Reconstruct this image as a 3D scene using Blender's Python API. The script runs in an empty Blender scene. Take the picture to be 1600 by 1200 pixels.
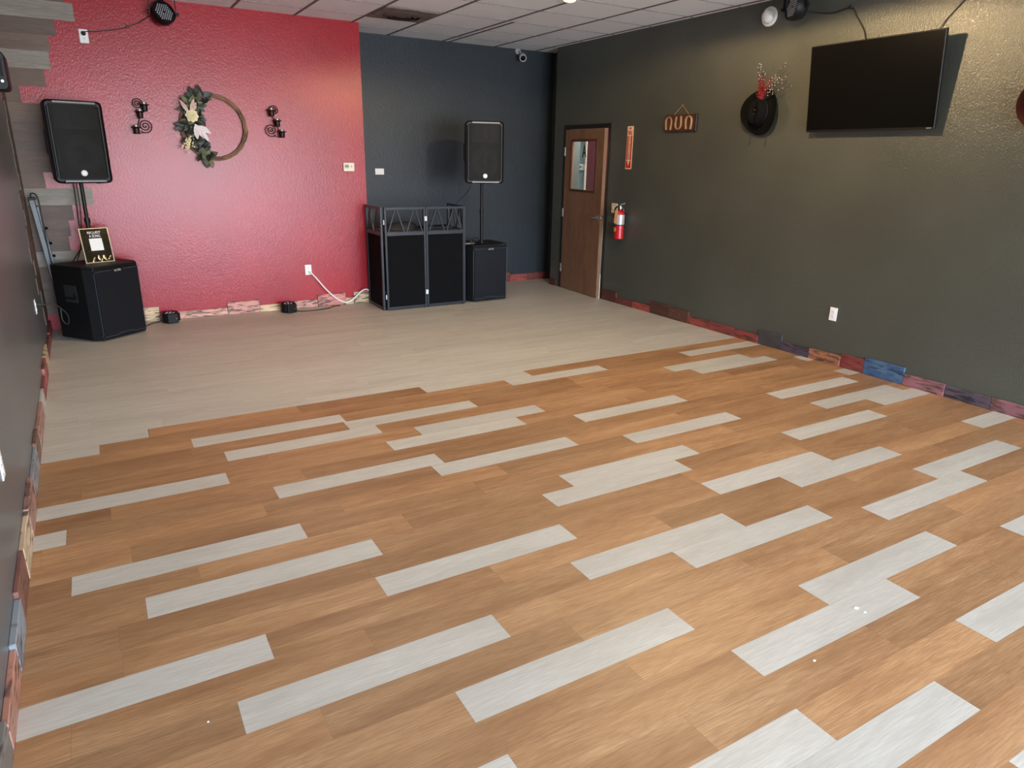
import bpy, bmesh, math, random
from mathutils import Vector, Matrix
sc = bpy.context.scene
COL = sc.collection
PI = math.pi
R = math.radians
rng = random.Random(7)

# ------------------------------------------------------------------ camera
CAM_H = 1.6943
PITCH, YAW, ROLL, FPX = 0.314206, -0.534478, 0.0179337, 1081.1
cy_, sy_, cp_, sp_ = math.cos(YAW), math.sin(YAW), math.cos(PITCH), math.sin(PITCH)
fw = Vector((-sy_*cp_, cy_*cp_, -sp_)); rt = Vector((cy_, sy_, 0)); up = rt.cross(fw)
r2 = rt*math.cos(ROLL)+up*math.sin(ROLL); u2 = -rt*math.sin(ROLL)+up*math.cos(ROLL)
cd = bpy.data.cameras.new('camera'); cam = bpy.data.objects.new('camera', cd); COL.objects.link(cam)
cd.sensor_width = 36; cd.lens = FPX/1600*36; cd.clip_start = 0.05
m = Matrix((r2, u2, -fw)).transposed().to_4x4(); m.translation = Vector((0, 0, CAM_H)); cam.matrix_world = m
sc.camera = cam

# ------------------------------------------------------------------ world, daylight, exposure
sc.view_settings.view_transform = 'Standard'; sc.view_settings.look = 'None'
sc.view_settings.gamma = 1; sc.view_settings.use_curve_mapping = False
sc.view_settings.exposure = 0.62
sc.cycles.use_denoising = True
sc.cycles.max_bounces = 10; sc.cycles.diffuse_bounces = 5
w = bpy.data.worlds.new('world'); sc.world = w; w.use_nodes = True
wt = w.node_tree
w_tc = wt.nodes.new('ShaderNodeTexCoord'); w_sp = wt.nodes.new('ShaderNodeSeparateXYZ'); w_rp = wt.nodes.new('ShaderNodeValToRGB')
wt.links.new(w_tc.outputs['Generated'], w_sp.inputs[0]); wt.links.new(w_sp.outputs['Z'], w_rp.inputs[0]); wt.links.new(w_rp.outputs[0], wt.nodes['Background'].inputs[0])
e_ = w_rp.color_ramp.elements                      # street below the horizon, overcast sky above it
e_[0].position = 0; e_[0].color = (.31, .33, .36, 1); e_[1].position = .2; e_[1].color = (.50, .64, .85, 1)
q_ = e_.new(.02); q_.color = (.34, .37, .41, 1); q_ = e_.new(.6); q_.color = (.76, .94, 1.16, 1)
SKY = 42.0
wt.nodes['Background'].inputs[1].default_value = SKY

def area(name, loc, rot, sx, sy, power, color):
    l = bpy.data.lights.new(name, 'AREA'); l.shape = 'RECTANGLE'; l.size = sx; l.size_y = sy
    l.energy = power; l.color = color
    o = bpy.data.objects.new(name, l); COL.objects.link(o); o.location = loc; o.rotation_euler = rot
    return o
# daylight coming in through the storefront windows behind the camera
pt_ = area('window_portal', (2.5, -4.5-.13, 1.26), (R(90), 0, 0), 5.5, 2.42, 1, (1, 1, 1)); pt_.data.cycles.is_portal = True
LAMP_W = 125

# ------------------------------------------------------------------ helpers
class MB:
    def __init__(s): s.bm = bmesh.new()
    def _add(s, vs, M=None, mi=0):
        if M is not None:
            bmesh.ops.transform(s.bm, matrix=M, verts=vs)
        if mi:
            for f in {f for v in vs for f in v.link_faces}: f.material_index = mi
    def box(s, x0, x1, y0, y1, z0, z1, bev=0, M=None, seg=2, mi=0):
        g = bmesh.ops.create_cube(s.bm, size=1)['verts']
        for v in g:
            v.co = Vector((x0 if v.co.x < 0 else x1, y0 if v.co.y < 0 else y1, z0 if v.co.z < 0 else z1))
        if bev:
            es = list({e for v in g for e in v.link_edges})
            r = bmesh.ops.bevel(s.bm, geom=es, offset=bev, segments=seg, affect='EDGES', profile=.5)
            g = list({v for f in r['faces'] for v in f.verts} | {v for v in g if v.is_valid})
        s._add(g, M, mi); return s
    def cyl(s, p0, p1, r0, r1=None, n=20, cap=True, mi=0):
        p0, p1 = Vector(p0), Vector(p1); d = p1-p0
        g = bmesh.ops.create_cone(s.bm, cap_ends=cap, segments=n, radius1=r0, radius2=r0 if r1 is None else r1, depth=d.length)['verts']
        M = Matrix.Translation((p0+p1)/2) @ d.to_track_quat('Z', 'Y').to_matrix().to_4x4()
        s._add(g, M, mi); return s
    def bar(s, p0, p1, w, h=None, mi=0):
        p0, p1 = Vector(p0), Vector(p1); d = p1-p0; h = h or w
        M = Matrix.Translation(p0) @ d.to_track_quat('Z', 'Y').to_matrix().to_4x4()
        return s.box(-w/2, w/2, -h/2, h/2, 0, d.length, M=M, mi=mi)
    def sph(s, c, r, sc3=(1, 1, 1), n=16, M=None, mi=0):
        g = bmesh.ops.create_uvsphere(s.bm, u_segments=n, v_segments=max(6, n//2), radius=r)['verts']
        X = Matrix.Translation(c) @ Matrix.Diagonal((*sc3, 1))
        s._add(g, (M @ X) if M is not None else X, mi); return s
    def lathe(s, prof, n=32, M=None, mi=0, cap=True):
        rings = []
        for r, z in prof:
            rings.append([s.bm.verts.new((max(r, 1e-5)*math.cos(2*PI*k/n), max(r, 1e-5)*math.sin(2*PI*k/n), z)) for k in range(n)])
        for a, b in zip(rings, rings[1:]):
            for k in range(n):
                s.bm.faces.new((a[k], a[(k+1) % n], b[(k+1) % n], b[k]))
        if cap:
            s.bm.faces.new(rings[0][::-1]); s.bm.faces.new(rings[-1])
        s._add([v for r in rings for v in r], M, mi); return s
    def loft(s, loops, M=None, mi=0, cap=True):
        L = [[s.bm.verts.new(p) for p in lp] for lp in loops]; n = len(L[0])
        for a, b in zip(L, L[1:]):
            for k in range(n): s.bm.faces.new((a[k], a[(k+1) % n], b[(k+1) % n], b[k]))
        if cap: s.bm.faces.new(L[0][::-1]); s.bm.faces.new(L[-1])
        s._add([v for l in L for v in l], M, mi); return s
    def prism(s, poly, axis, a, b, M=None, mi=0):
        """poly: 2-D outline; axis 'z': (x,y) swept in z; 'y': (x,z) swept in y"""
        f = (lambda p, t: (p[0], p[1], t)) if axis == 'z' else (lambda p, t: (p[0], t, p[1]))
        return s.loft([[f(p, a) for p in poly], [f(p, b) for p in poly]], M, mi)
    def tube(s, pts, r, n=8, taper=None, closed=False):
        P = [Vector(p) for p in pts]; rings = []
        N = len(P); prev = None
        for i, p in enumerate(P):
            t = (P[(i+1) % N]-P[i-1]) if closed else (P[min(i+1, N-1)]-P[max(i-1, 0)])
            t.normalize()
            if prev is None:
                a = t.orthogonal().normalized()
            else:
                a = (prev - t*prev.dot(t))
                a = a.normalized() if a.length > 1e-6 else t.orthogonal().normalized()
            prev = a; b = t.cross(a); rr = r if taper is None else r*(1+(taper-1)*i/(N-1))
            rings.append([s.bm.verts.new(p+(a*math.cos(2*PI*k/n)+b*math.sin(2*PI*k/n))*rr) for k in range(n)])
        seq = list(zip(rings, rings[1:]))+([(rings[-1], rings[0])] if closed else [])
        for A, B in seq:
            for k in range(n): s.bm.faces.new((A[k], A[(k+1) % n], B[(k+1) % n], B[k]))
        if not closed: s.bm.faces.new(rings[0][::-1]); s.bm.faces.new(rings[-1])
        return s
    def mesh(s, me, M):
        g0 = set(s.bm.verts); s.bm.from_mesh(me)
        s._add([v for v in s.bm.verts if v not in g0], M); return s
    def build(s, name, mats, parent=None, smooth=None, loc=None):
        bmesh.ops.recalc_face_normals(s.bm, faces=s.bm.faces)
        me = bpy.data.meshes.new(name); s.bm.to_mesh(me); s.bm.free()
        for m_ in (mats if isinstance(mats, (list, tuple)) else [mats]): me.materials.append(m_)
        if smooth:
            me.shade_smooth()
            if smooth < 180: me.set_sharp_from_angle(angle=R(smooth))
        o = bpy.data.objects.new(name, me); COL.objects.link(o)
        if parent is not None: o.parent = parent
        if loc: o.location = loc
        return o
def tag(o, label=None, cat=None, group=None, kind=None):
    if label: o['label'] = label
    if cat: o['category'] = cat
    if group: o['group'] = group
    if kind: o['kind'] = kind
    return o
def thing(name, label, cat, loc=(0, 0, 0), rz=0, group=None, kind=None, rot=None):
    o = bpy.data.objects.new(name, None); COL.objects.link(o); o.empty_display_size = .1
    o.location = loc; o.rotation_euler = rot or (0, 0, rz)
    return tag(o, label, cat, group, kind)
def copy_tree(o, parent=None):
    c = o.copy(); COL.objects.link(c)
    if parent is not None: c.parent = parent
    for ch in o.children: copy_tree(ch, c)
    return c
def smooth_path(pts, n=8, closed=False):
    P = [Vector(p) for p in pts]; out = []
    N = len(P)
    for i in range(N if closed else N-1):
        if closed: a, b, c, d = P[i-1], P[i], P[(i+1) % N], P[(i+2) % N]
        else: a, b, c, d = P[max(i-1, 0)], P[i], P[i+1], P[min(i+2, N-1)]
        for k in range(n):
            t = k/n
            out.append(.5*((2*b)+(c-a)*t+(2*a-5*b+4*c-d)*t*t+(3*b-a-3*c+d)*t**3))
    if not closed: out.append(P[-1])
    return out
def text_me(s, width=None, height=None, extrude=.0006):
    cu = bpy.data.curves.new('text', 'FONT'); cu.body = s; cu.size = 1; cu.align_x = 'CENTER'; cu.align_y = 'CENTER'; cu.offset = .015
    o = bpy.data.objects.new('text', cu); COL.objects.link(o)
    me = bpy.data.meshes.new_from_object(o.evaluated_get(bpy.context.evaluated_depsgraph_get()))
    bpy.data.objects.remove(o); bpy.data.curves.remove(cu)
    xs = [v.co.x for v in me.vertices]; ys = [v.co.y for v in me.vertices]
    cx, cyy = (min(xs)+max(xs))/2, (min(ys)+max(ys))/2; sx = max(xs)-min(xs); syy = max(ys)-min(ys)
    fy = height/syy if height else width/sx; fx = width/sx if width else fy
    for v in me.vertices: v.co = ((v.co.x-cx)*fx, 0, (v.co.y-cyy)*fy)
    return me
def add_text(mb, s, x, y, z, width=None, height=None, depth=.0012):
    me = text_me(s, width, height)
    bm = bmesh.new(); bm.from_mesh(me)
    r = bmesh.ops.extrude_face_region(bm, geom=list(bm.faces))
    bmesh.ops.translate(bm, verts=[v for v in r['geom'] if isinstance(v, bmesh.types.BMVert)], vec=(0, -depth, 0))
    bm.to_mesh(me); bm.free()
    mb.mesh(me, Matrix.Translation((x, y, z)))
    bpy.data.meshes.remove(me)
def rrect(wd, ht, r, n=5, cx=0, cz=0):
    pts = []
    for (sx, sz, a0) in ((1, 1, 0), (-1, 1, 90), (-1, -1, 180), (1, -1, 270)):
        for k in range(n+1):
            a = R(a0+90*k/n)
            pts.append((cx+sx*(wd/2-r)+r*math.cos(a), cz+sz*(ht/2-r)+r*math.sin(a)))
    return pts

# ------------------------------------------------------------------ materials
def srgb(r, g, b):
    f = lambda c: (c/255)/12.92 if c/255 <= .04045 else ((c/255+.055)/1.055)**2.4
    return (f(r), f(g), f(b), 1)
class NT:
    def __init__(s, name):
        s.m = bpy.data.materials.new(name); s.m.use_nodes = True; s.t = s.m.node_tree
        s.b = s.t.nodes['Principled BSDF']
    def n(s, ty, **kw):
        nd = s.t.nodes.new(ty)
        for k, v in kw.items():
            if k.startswith('i_'):
                key = k[2:]; nd.inputs[int(key) if key.isdigit() else key.replace('_', ' ')].default_value = v
            else: setattr(nd, k, v)
        return nd
    def l(s, a, b): s.t.links.new(a, b)
    def set(s, **kw):
        for k, v in kw.items(): s.b.inputs[k.replace('_', ' ')].default_value = v
        return s
    def ramp(s, src, stops):
        r = s.n('ShaderNodeValToRGB'); e = r.color_ramp.elements
        while len(e) < len(stops): e.new(.5)
        for el, (p, c) in zip(e, stops): el.position = p; el.color = c
        s.l(src, r.inputs[0]); return r.outputs[0]
    def mix(s, fac, a, b, mode='MIX'):
        x = s.n('ShaderNodeMix', data_type='RGBA', blend_type=mode)
        for v, i in ((fac, 0), (a, 6), (b, 7)):
            if hasattr(v, 'links') or hasattr(v, 'is_linked'): s.l(v, x.inputs[i])
            else: x.inputs[i].default_value = v
        return x.outputs[2]
    def bump(s, h, strength, dist):
        b = s.n('ShaderNodeBump', i_Strength=strength, i_Distance=dist)
        s.l(h, b.inputs['Height']); s.l(b.outputs[0], s.b.inputs['Normal']); return b
CACHE = {}
def plain(name, col, rough=.5, metal=0, spec=.5, noise=.06, bump=0, bscale=400, **kw):
    if name in CACHE: return CACHE[name]
    t = NT(name); t.set(Roughness=rough, Metallic=metal); t.b.inputs['Specular IOR Level'].default_value = spec
    tc = t.n('ShaderNodeTexCoord'); nz = t.n('ShaderNodeTexNoise', i_Scale=9, i_Detail=4)
    t.l(tc.outputs['Object'], nz.inputs['Vector'])
    a = tuple(max(0, c*(1-noise*2)) for c in col[:3])+(1,); b = tuple(min(1, c*(1+noise*2)) for c in col[:3])+(1,)
    t.l(t.ramp(nz.outputs[0], [(.3, a), (.7, b)]), t.b.inputs['Base Color'])
    if bump:
        n2 = t.n('ShaderNodeTexNoise', i_Scale=bscale, i_Detail=2); t.l(tc.outputs['Object'], n2.inputs['Vector'])
        t.bump(n2.outputs[0], bump, .001)
    for k, v in kw.items(): t.b.inputs[k.replace('_', ' ')].default_value = v
    CACHE[name] = t.m; return t.m
def emis(name, col, strength):
    t = NT(name); t.set(Emission_Color=col, Emission_Strength=strength, Base_Color=col); return t.m

def paint(name, col, rough=.34, bmp=.4, spec=.5, scale=95):
    """semi-gloss wall paint over orange-peel plaster"""
    t = NT(name); t.set(Roughness=rough); t.b.inputs['Specular IOR Level'].default_value = spec
    g = t.n('ShaderNodeNewGeometry')
    mp = t.n('ShaderNodeMapping'); mp.inputs['Scale'].default_value = (1, 1, .62); t.l(g.outputs['Position'], mp.inputs['Vector'])
    big = t.n('ShaderNodeTexNoise', i_Scale=1.6, i_Detail=3); t.l(g.outputs['Position'], big.inputs['Vector'])
    lo = tuple(c*.9 for c in col[:3])+(1,); hi = tuple(c*1.1 for c in col[:3])+(1,)
    t.l(t.ramp(big.outputs[0], [(.3, lo), (.7, hi)]), t.b.inputs['Base Color'])
    nz = t.n('ShaderNodeTexNoise', i_Scale=scale, i_Detail=3, i_Roughness=.55); t.l(mp.outputs[0], nz.inputs['Vector'])
    h = t.ramp(nz.outputs[0], [(.35, (0, 0, 0, 1)), (.65, (1, 1, 1, 1))])
    t.bump(h, bmp, .0022)
    return t.m
RED = paint('red_paint', srgb(156, 28, 37), .26, .25, .42)
CHAR = paint('charcoal_paint', (.060, .065, .052, 1), .30, .6, .75, 120)
CHARS = paint('smooth_charcoal_paint', (.098, .110, .112, 1), .32, .10, .7)
CHAR_COOL = paint('charcoal_cool_light', (.023, .030, .036, 1), .40, .4, .35)  # charcoal again, with the recess's dimmer, cooler light put into the colour

def plank(name, cols, dark, rough=.38, vary=.16, uv=True, fine=1.0):
    t = NT(name); t.set(Roughness=rough); t.b.inputs['Specular IOR Level'].default_value = .5
    if uv:
        v = t.n('ShaderNodeUVMap').outputs[0]
        at = t.n('ShaderNodeAttribute', attribute_name='rnd').outputs['Fac']
    else:
        tc = t.n('ShaderNodeTexCoord'); v = tc.outputs['Object']; at = t.n('ShaderNodeObjectInfo').outputs['Random']
    off = t.n('ShaderNodeCombineXYZ'); t.l(at, off.inputs[2])
    sc_ = t.n('ShaderNodeVectorMath', operation='SCALE'); t.l(off.outputs[0], sc_.inputs[0]); sc_.inputs['Scale'].default_value = 37
    ad = t.n('ShaderNodeVectorMath', operation='ADD'); t.l(v, ad.inputs[0]); t.l(sc_.outputs[0], ad.inputs[1])
    def nz(scale, sx, sy, det=5, dist=0, rg=.6):
        mp = t.n('ShaderNodeMapping'); mp.inputs['Scale'].default_value = (sx, sy, sy if not uv else 1); t.l(ad.outputs[0], mp.inputs['Vector'])
        n = t.n('ShaderNodeTexNoise', i_Scale=scale, i_Detail=det, i_Distortion=dist, i_Roughness=rg); t.l(mp.outputs[0], n.inputs['Vector']); return n.outputs[0]
    broad = nz(1.0, 1.3, 9, 4, .6)
    grain = nz(1.0, 9*fine, 210*fine, 4, .2, .7)
    cath = nz(1.0, .9, 6, 1, .2)
    # cathedral growth rings: contour lines of a stretched noise
    mu = t.n('ShaderNodeMath', operation='MULTIPLY'); t.l(cath, mu.inputs[0]); mu.inputs[1].default_value = 22
    fr = t.n('ShaderNodeMath', operation='PINGPONG'); t.l(mu.outputs[0], fr.inputs[0]); fr.inputs[1].default_value = .5
    base = t.ramp(broad, [(.25, cols[0]), (.5, cols[1]), (.78, cols[2])])
    c1 = t.mix(t.ramp(grain, [(.40, (.52,)*3+(1,)), (.64, (0, 0, 0, 1))]), base, dark)
    rg = t.ramp(fr.outputs[0], [(.0, (.15,)*3+(1,)), (.2, (0, 0, 0, 1))])
    c2 = t.mix(rg, c1, dark)
    mr = t.n('ShaderNodeMapRange'); t.l(at, mr.inputs['Value']); mr.inputs['To Min'].default_value = 1-vary; mr.inputs['To Max'].default_value = 1+vary*.6
    hs = t.n('ShaderNodeHueSaturation'); t.l(mr.outputs[0], hs.inputs['Value']); t.l(c2, hs.inputs['Color'])
    t.l(hs.outputs[0], t.b.inputs['Base Color'])
    t.bump(grain, .25, .0006)
    return t.m
OAK = plank('oak_plank', (srgb(142, 101, 65), srgb(169, 128, 87), srgb(188, 149, 107)), srgb(118, 82, 54), .45, .19)
PALE = plank('pale_plank', (srgb(172, 166, 153), srgb(186, 181, 169), srgb(196, 192, 181)), srgb(160, 153, 140), .48, .06)
CLADB = plank('brown_cladding', (srgb(84, 64, 50), srgb(108, 84, 66), srgb(126, 102, 80)), srgb(62, 46, 36), .5, .2)
CLADG = plank('grey_cladding', (srgb(120, 112, 100), srgb(146, 138, 124), srgb(162, 154, 140)), srgb(92, 84, 72), .5, .12)

def burnt(col, burn=.5, seed=0, blotch=(.05, .03, .022, 1), second=None, cr=.62):
    g_ = sum(col[:3])/3
    if cr < 1: col = tuple((c*.78+g_*.22)*cr for c in col[:3])+(1,)
    t = NT('stained_board'); t.set(Roughness=.48)
    tc = t.n('ShaderNodeTexCoord'); mp = t.n('ShaderNodeMapping'); mp.inputs['Location'].default_value = (seed*3.1, seed*1.7, seed)
    mp.inputs['Scale'].default_value = (7, 7, 42); t.l(tc.outputs['Object'], mp.inputs['Vector'])
    a = t.n('ShaderNodeTexNoise', i_Scale=1, i_Detail=4, i_Distortion=1.2); t.l(mp.outputs[0], a.inputs['Vector'])
    mp2 = t.n('ShaderNodeMapping'); mp2.inputs['Location'].default_value = (seed*1.3, seed*.7, seed*2); mp2.inputs['Scale'].default_value = (5, 5, 9); t.l(tc.outputs['Object'], mp2.inputs['Vector'])
    b = t.n('ShaderNodeTexNoise', i_Scale=1, i_Detail=2); t.l(mp2.outputs[0], b.inputs['Vector'])
    c = t.mix(t.ramp(b.outputs[0], [(.4, (0, 0, 0, 1)), (.65, (1, 1, 1, 1))]), col, second or tuple(min(1, x*1.35) for x in col[:3])+(1,))
    lo = .57-.16*burn
    t.l(t.mix(t.ramp(a.outputs[0], [(lo, (0, 0, 0, 1)), (lo+.12, (.88,)*3+(1,))]), c, blotch), t.b.inputs['Base Color'])
    t.bump(a.outputs[0], .2, .002)
    return t.m

BLACK = plain('black_plastic', (.006, .006, .0065, 1), .45, spec=.28, bump=.3, bscale=700)
BLACKP = plain('black_textured_paint', (.0055, .006, .0068, 1), .5, spec=.25, bump=.5, bscale=500)
GRILLE = None
def grille_mat(name, col, rough, sc_, holes=False):
    t = NT(name); t.set(Roughness=rough, Metallic=.3)
    tc = t.n('ShaderNodeTexCoord'); mp = t.n('ShaderNodeMapping'); mp.inputs['Scale'].default_value = (sc_, .001, sc_); t.l(tc.outputs['Object'], mp.inputs['Vector'])
    v = t.n('ShaderNodeTexVoronoi', i_Scale=1.0, i_Randomness=0.0); t.l(mp.outputs[0], v.inputs['Vector'])
    t.b.inputs['Base Color'].default_value = col; t.b.inputs['Specular IOR Level'].default_value = .3
    if holes:
        t.l(t.ramp(v.outputs['Distance'], [(.3, (0, 0, 0, 1)), (.36, (1, 1, 1, 1))]), t.b.inputs['Alpha'])
    else:
        t.l(t.ramp(v.outputs['Distance'], [(.3, tuple(c*.25 for c in col[:3])+(1,)), (.42, col)]), t.b.inputs['Base Color'])
    return t.m
GRILLE = grille_mat('steel_grille', (.009, .0088, .008, 1), .6, 220, True)
SUBGR = grille_mat('sub_grille', (.016, .019, .025, 1), .36, 220)
GREYTRIM = plain('grey_trim', (.16, .16, .165, 1), .35)
CHROME = plain('chrome', (.75, .75, .76, 1), .18, 1, noise=.02)
STEEL = plain('brushed_steel', (.5, .5, .5, 1), .32, 1)
WHITE = plain('white_plastic', (.8, .8, .78, 1), .35, noise=.01)
CREAM = plain('cream_plastic', (.72, .62, .45, 1), .4, noise=.02)
SLOT = plain('dark_slot', (.02, .02, .02, 1), .6)
CABLE = plain('black_rubber', (.01, .01, .01, 1), .5)
FRAMEB = plain('black_satin_metal', (.020, .023, .030, 1), .35, .2)
DFRAME = plain('door_frame_paint', (.010, .010, .010, 1), .45)
CLOTH = plain('black_stretch_cloth', (.0042, .0044, .0052, 1), .9, spec=.12, bump=.4, bscale=900)
IRON = plain('wrought_iron', (.02, .012, .010, 1), .45, .5)
SCREEN = plain('dark_screen', (.003, .003, .003, 1), .3, spec=.1, noise=0)
REDP = plain('extinguisher_red', (.42, .012, .018, 1), .22, noise=.02)
def glass(name, rough=0, col=(1, 1, 1, 1)):
    t = NT(name); t.set(Roughness=rough, IOR=1.45, Base_Color=col); t.b.inputs['Transmission Weight'].default_value = 1; return t.m
GLASS = glass('clear_glass')

# ------------------------------------------------------------------ the room
ZC = 3.085; YR = 8.10; YD = 8.70; XR = 5.49; XD = 5.73; YJ = 8.26; YF = -4.5; T = .12
SL = .0171
def xl(y): return -.416-SL*y          # face of the left wall
LA = PI/2+SL                          # heading of things hung on the left wall
def struct(o): o['kind'] = 'structure'; return o
S = .1524; YO = 2.00786; PL = .94151
LIGHT = {-17: [17.35, 29.7], -16: [2.05], -15: [8.09, 26.55], -14: [3.01, 27.65], -13: [10.57, 35.25], -12: [-3.42, 8.93], -11: [17.58],
 -10: [4.02, 34.9, -8.36], -9: [9.61, 28.07], -8: [18.03], -7: [-1.98, 28.86], -6: [13.42, 31.9], -5: [-.31, 12.06, 24.36], -3: [5.26, 17.56],
 -2: [-4.06, 20.6, 33.02], -1: [10.45], 0: [1.13, 13.48, 25.84], 1: [21.15], 2: [5.3], 3: [15.35], 4: [11.66, -.7, 24.02], 6: [5.3, 17.62],
 7: [8.77, 21.1], 9: [14.0, 1.6], 10: [22.4], 12: [6.0, 18.3], 14: [12.0], 15: [25.0], 17: [3.0, 15.5], 19: [9.0]}
PH = {-4: 5.22, 5: 9.19, -18: 12.96, 8: 4.6}
def floor():
    bm = bmesh.new(); uvl = bm.loops.layers.uv.new('UVMap'); rl = bm.faces.layers.float.new('rnd')
    g = .0002
    for j in range(-46, 43):
        y1 = YO-j*S; y0 = y1-S
        ph = (LIGHT[j][0] if j in LIGHT else PH.get(j, rng.uniform(0, 6.178)))
        k0 = math.floor((-.7/S-ph)/6.178)
        for k in range(k0, 9):
            xs = ph+k*6.178; xa = max(xs*S, -.75); xb = min((xs+6.178)*S, 7.4)
            if xb <= xa or (y0 > YD): continue
            if y0 > 8.75: continue
            mid = xs+3.09
            if j <= -19: pale = True
            elif j == -18: pale = not ((.4 < mid < 12.9) or mid > 19.0)
            elif j == -17: pale = mid < -1.0 or 17.3 < mid < 23.6 or 29.6 < mid < 35.9
            elif j == -16: pale = mid < -50 or 2 < mid < 8.3
            else: pale = any(abs(xs-q) < .6 for q in LIGHT.get(j, []))
            segs = [(xa, xb, pale)]
            if j == -17 and xs < -1.15 < xs+6.178: segs = [(xa, -1.19*S, True), (-1.19*S, xb, False)]
            if j == -18 and xs < .62 < xs+6.178: segs = [(xa, .62*S, True), (.62*S, xb, False)]
            for (a, b, pl) in segs:
                if b-a < .003: continue
                vs = [bm.verts.new(p) for p in ((a+g, y0+g, 0), (b-g, y0+g, 0), (b-g, y1-g, 0), (a+g, y1-g, 0))]
                f = bm.faces.new(vs); f.material_index = 1 if pl else 0
                f[rl] = rng.random(); o = rng.uniform(0, 40)
                for lp, (u, v) in zip(f.loops, ((a-xs*S, 0), (b-xs*S, 0), (b-xs*S, S), (a-xs*S, S))): lp[uvl].uv = (u+o, v+j*.731)
    n0 = len(bm.faces)
    g2 = bmesh.ops.create_cube(bm, size=1)['verts']
    for v in g2: v.co = Vector((-.75 if v.co.x < 0 else 7.4, YF-.1 if v.co.y < 0 else 8.9, -.12 if v.co.z < 0 else -.0012))
    bm.faces.ensure_lookup_table()
    for f in bm.faces[n0:]: f.material_index = 2
    me = bpy.data.meshes.new('floor'); bm.to_mesh(me); bm.free()
    for m_ in (OAK, PALE, plain('seam', (.10, .07, .045, 1), .8)): me.materials.append(m_)
    o = bpy.data.objects.new('floor', me); COL.objects.link(o); return struct(o)
floor()

# walls
b = MB(); b.loft([[(xl(YF)-T, YF, z), (xl(YF), YF, z), (xl(YR+.1), YR+.1, z), (xl(YR+.1)-T, YR+.1, z)] for z in (0, ZC)])
struct(b.build('wall_left', CHARS))
b = MB(); b.box(xl(YR), 2.77, YR, YD+T, 0, ZC); struct(b.build('wall_back', RED))
b = MB(); b.box(2.77, XD+T, YD, YD+T, 0, ZC); struct(b.build('wall_recess', CHAR_COOL))
# right wall with the door opening, and the step into the recess
DY0, DY1, DZ = 7.045, 8.005, 2.105
b = MB(); b.box(XR, XR+T, YF, DY0, 0, ZC); b.box(XR, XR+T, DY1, YJ, 0, ZC); b.box(XR, XR+T, DY0, DY1, DZ, ZC)
b.box(XR+T, XD+T, YJ-.1, YJ, 0, ZC); b.box(XD, XD+T, YJ, YD, 0, ZC)
struct(b.build('wall_right', CHAR))
# storefront wall behind the camera
b = MB(); b.box(xl(YF)-T, -.25, YF-T, YF, 0, ZC); b.box(5.25, XR+T, YF-T, YF, 0, ZC)
b.box(-.25, 5.25, YF-T, YF, 0, .05); b.box(-.25, 5.25, YF-T, YF, 2.47, ZC); struct(b.build('wall_front', CHAR))
wn = thing('window_1', 'wide storefront window behind the viewpoint', None, (2.5, YF-T/2, .05)); struct(wn)
b = MB()
for x in (-2.75, -.95, .95, 2.695): b.box(x, x+.055, -.04, .04, 0, 2.42)
b.box(-2.75, 2.75, -.04, .04, 0, .055); b.box(-2.75, 2.75, -.04, .04, 2.365, 2.42)
b.build('window_frame', FRAMEB, wn)

# ceiling: lay-in tiles on a grid
def tile_mat():
    t = NT('ceiling_tile'); t.set(Roughness=.9)
    g = t.n('ShaderNodeNewGeometry'); nz = t.n('ShaderNodeTexNoise', i_Scale=140, i_Detail=3); t.l(g.outputs['Position'], nz.inputs['Vector'])
    t.l(t.ramp(nz.outputs[0], [(.3, srgb(210, 212, 216)), (.5, srgb(230, 232, 236)), (.7, srgb(236, 238, 241))]), t.b.inputs['Base Color'])
    t.bump(nz.outputs[0], .4, .002); return t.m
TILE = tile_mat()
b = MB(); b.box(-.75, XD+T, YF-T, YD+T, ZC, ZC+.08); ce = struct(b.build('ceiling', TILE))
GX = [-.40, .22, .84, 1.46, 2.08, 2.70, 3.32, 4.045, 4.79, 5.41]; GY = [8.28, 7.69, 7.07, 6.43, 5.80, 5.18, 4.57, 3.95, 3.33, 2.71, 2.09, 1.47, .85, .23, -.39, -1.01, -1.63, -2.25, -2.87, -3.49, -4.11]
b = MB()
for x in GX: b.box(x-.011, x+.011, YF, (YR if x < 2.7 else YD), ZC-.007, ZC)
b.box(4.125, 4.147, 7.07, YD, ZC-.007, ZC)
b.build('ceiling_grid', plain('grid_runner', (.13, .11, .105, 1), .6), ce)
b = MB()
for y in GY: b.box(xl(y), XR if y < YJ else XD, y-.006, y+.006, ZC-.004, ZC)
b.build('ceiling_grid', plain('grid_cross', (.24, .22, .215, 1), .6), ce)

# hallway behind the door
HALL = plain('hall_paint', srgb(146, 164, 168), .5, noise=.02); BURG = plain('hall_burgundy', srgb(92, 36, 44), .5, noise=.03)
b = MB(); b.box(6.75, 6.85, 5.6, 11.4, 0, 2.7); b.box(XR+T, 6.85, 5.5, 5.6, 0, 2.7); b.box(5.85, 6.85, 11.3, 11.4, 0, 2.7); b.box(XD+T, XD+T+.02, YJ, 11.3, 0, 2.7)
struct(b.build('wall_hall', HALL))
b = MB(); b.box(XR+T, 6.85, 5.5, YJ-.1, 2.7, 2.8); b.box(XD+T, 6.85, YJ-.1, 11.4, 2.7, 2.8); struct(b.build('ceiling_hall', WHITE))
b = MB(); b.box(XD+T, 6.85, 8.9, 11.4, -.1, 0); struct(b.build('floor_hall', PALE))
b = MB(); b.box(6.70, 6.75, 8.3, 9.16, .85, 2.5); struct(b.build('trim_2', BURG))
b = MB(); b.box(6.69, 6.75, 9.16, 9.195, 0, 2.5); b.box(6.69, 6.75, 9.585, 9.64, 0, 2.5); struct(b.build('trim_3', CREAM))

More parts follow.
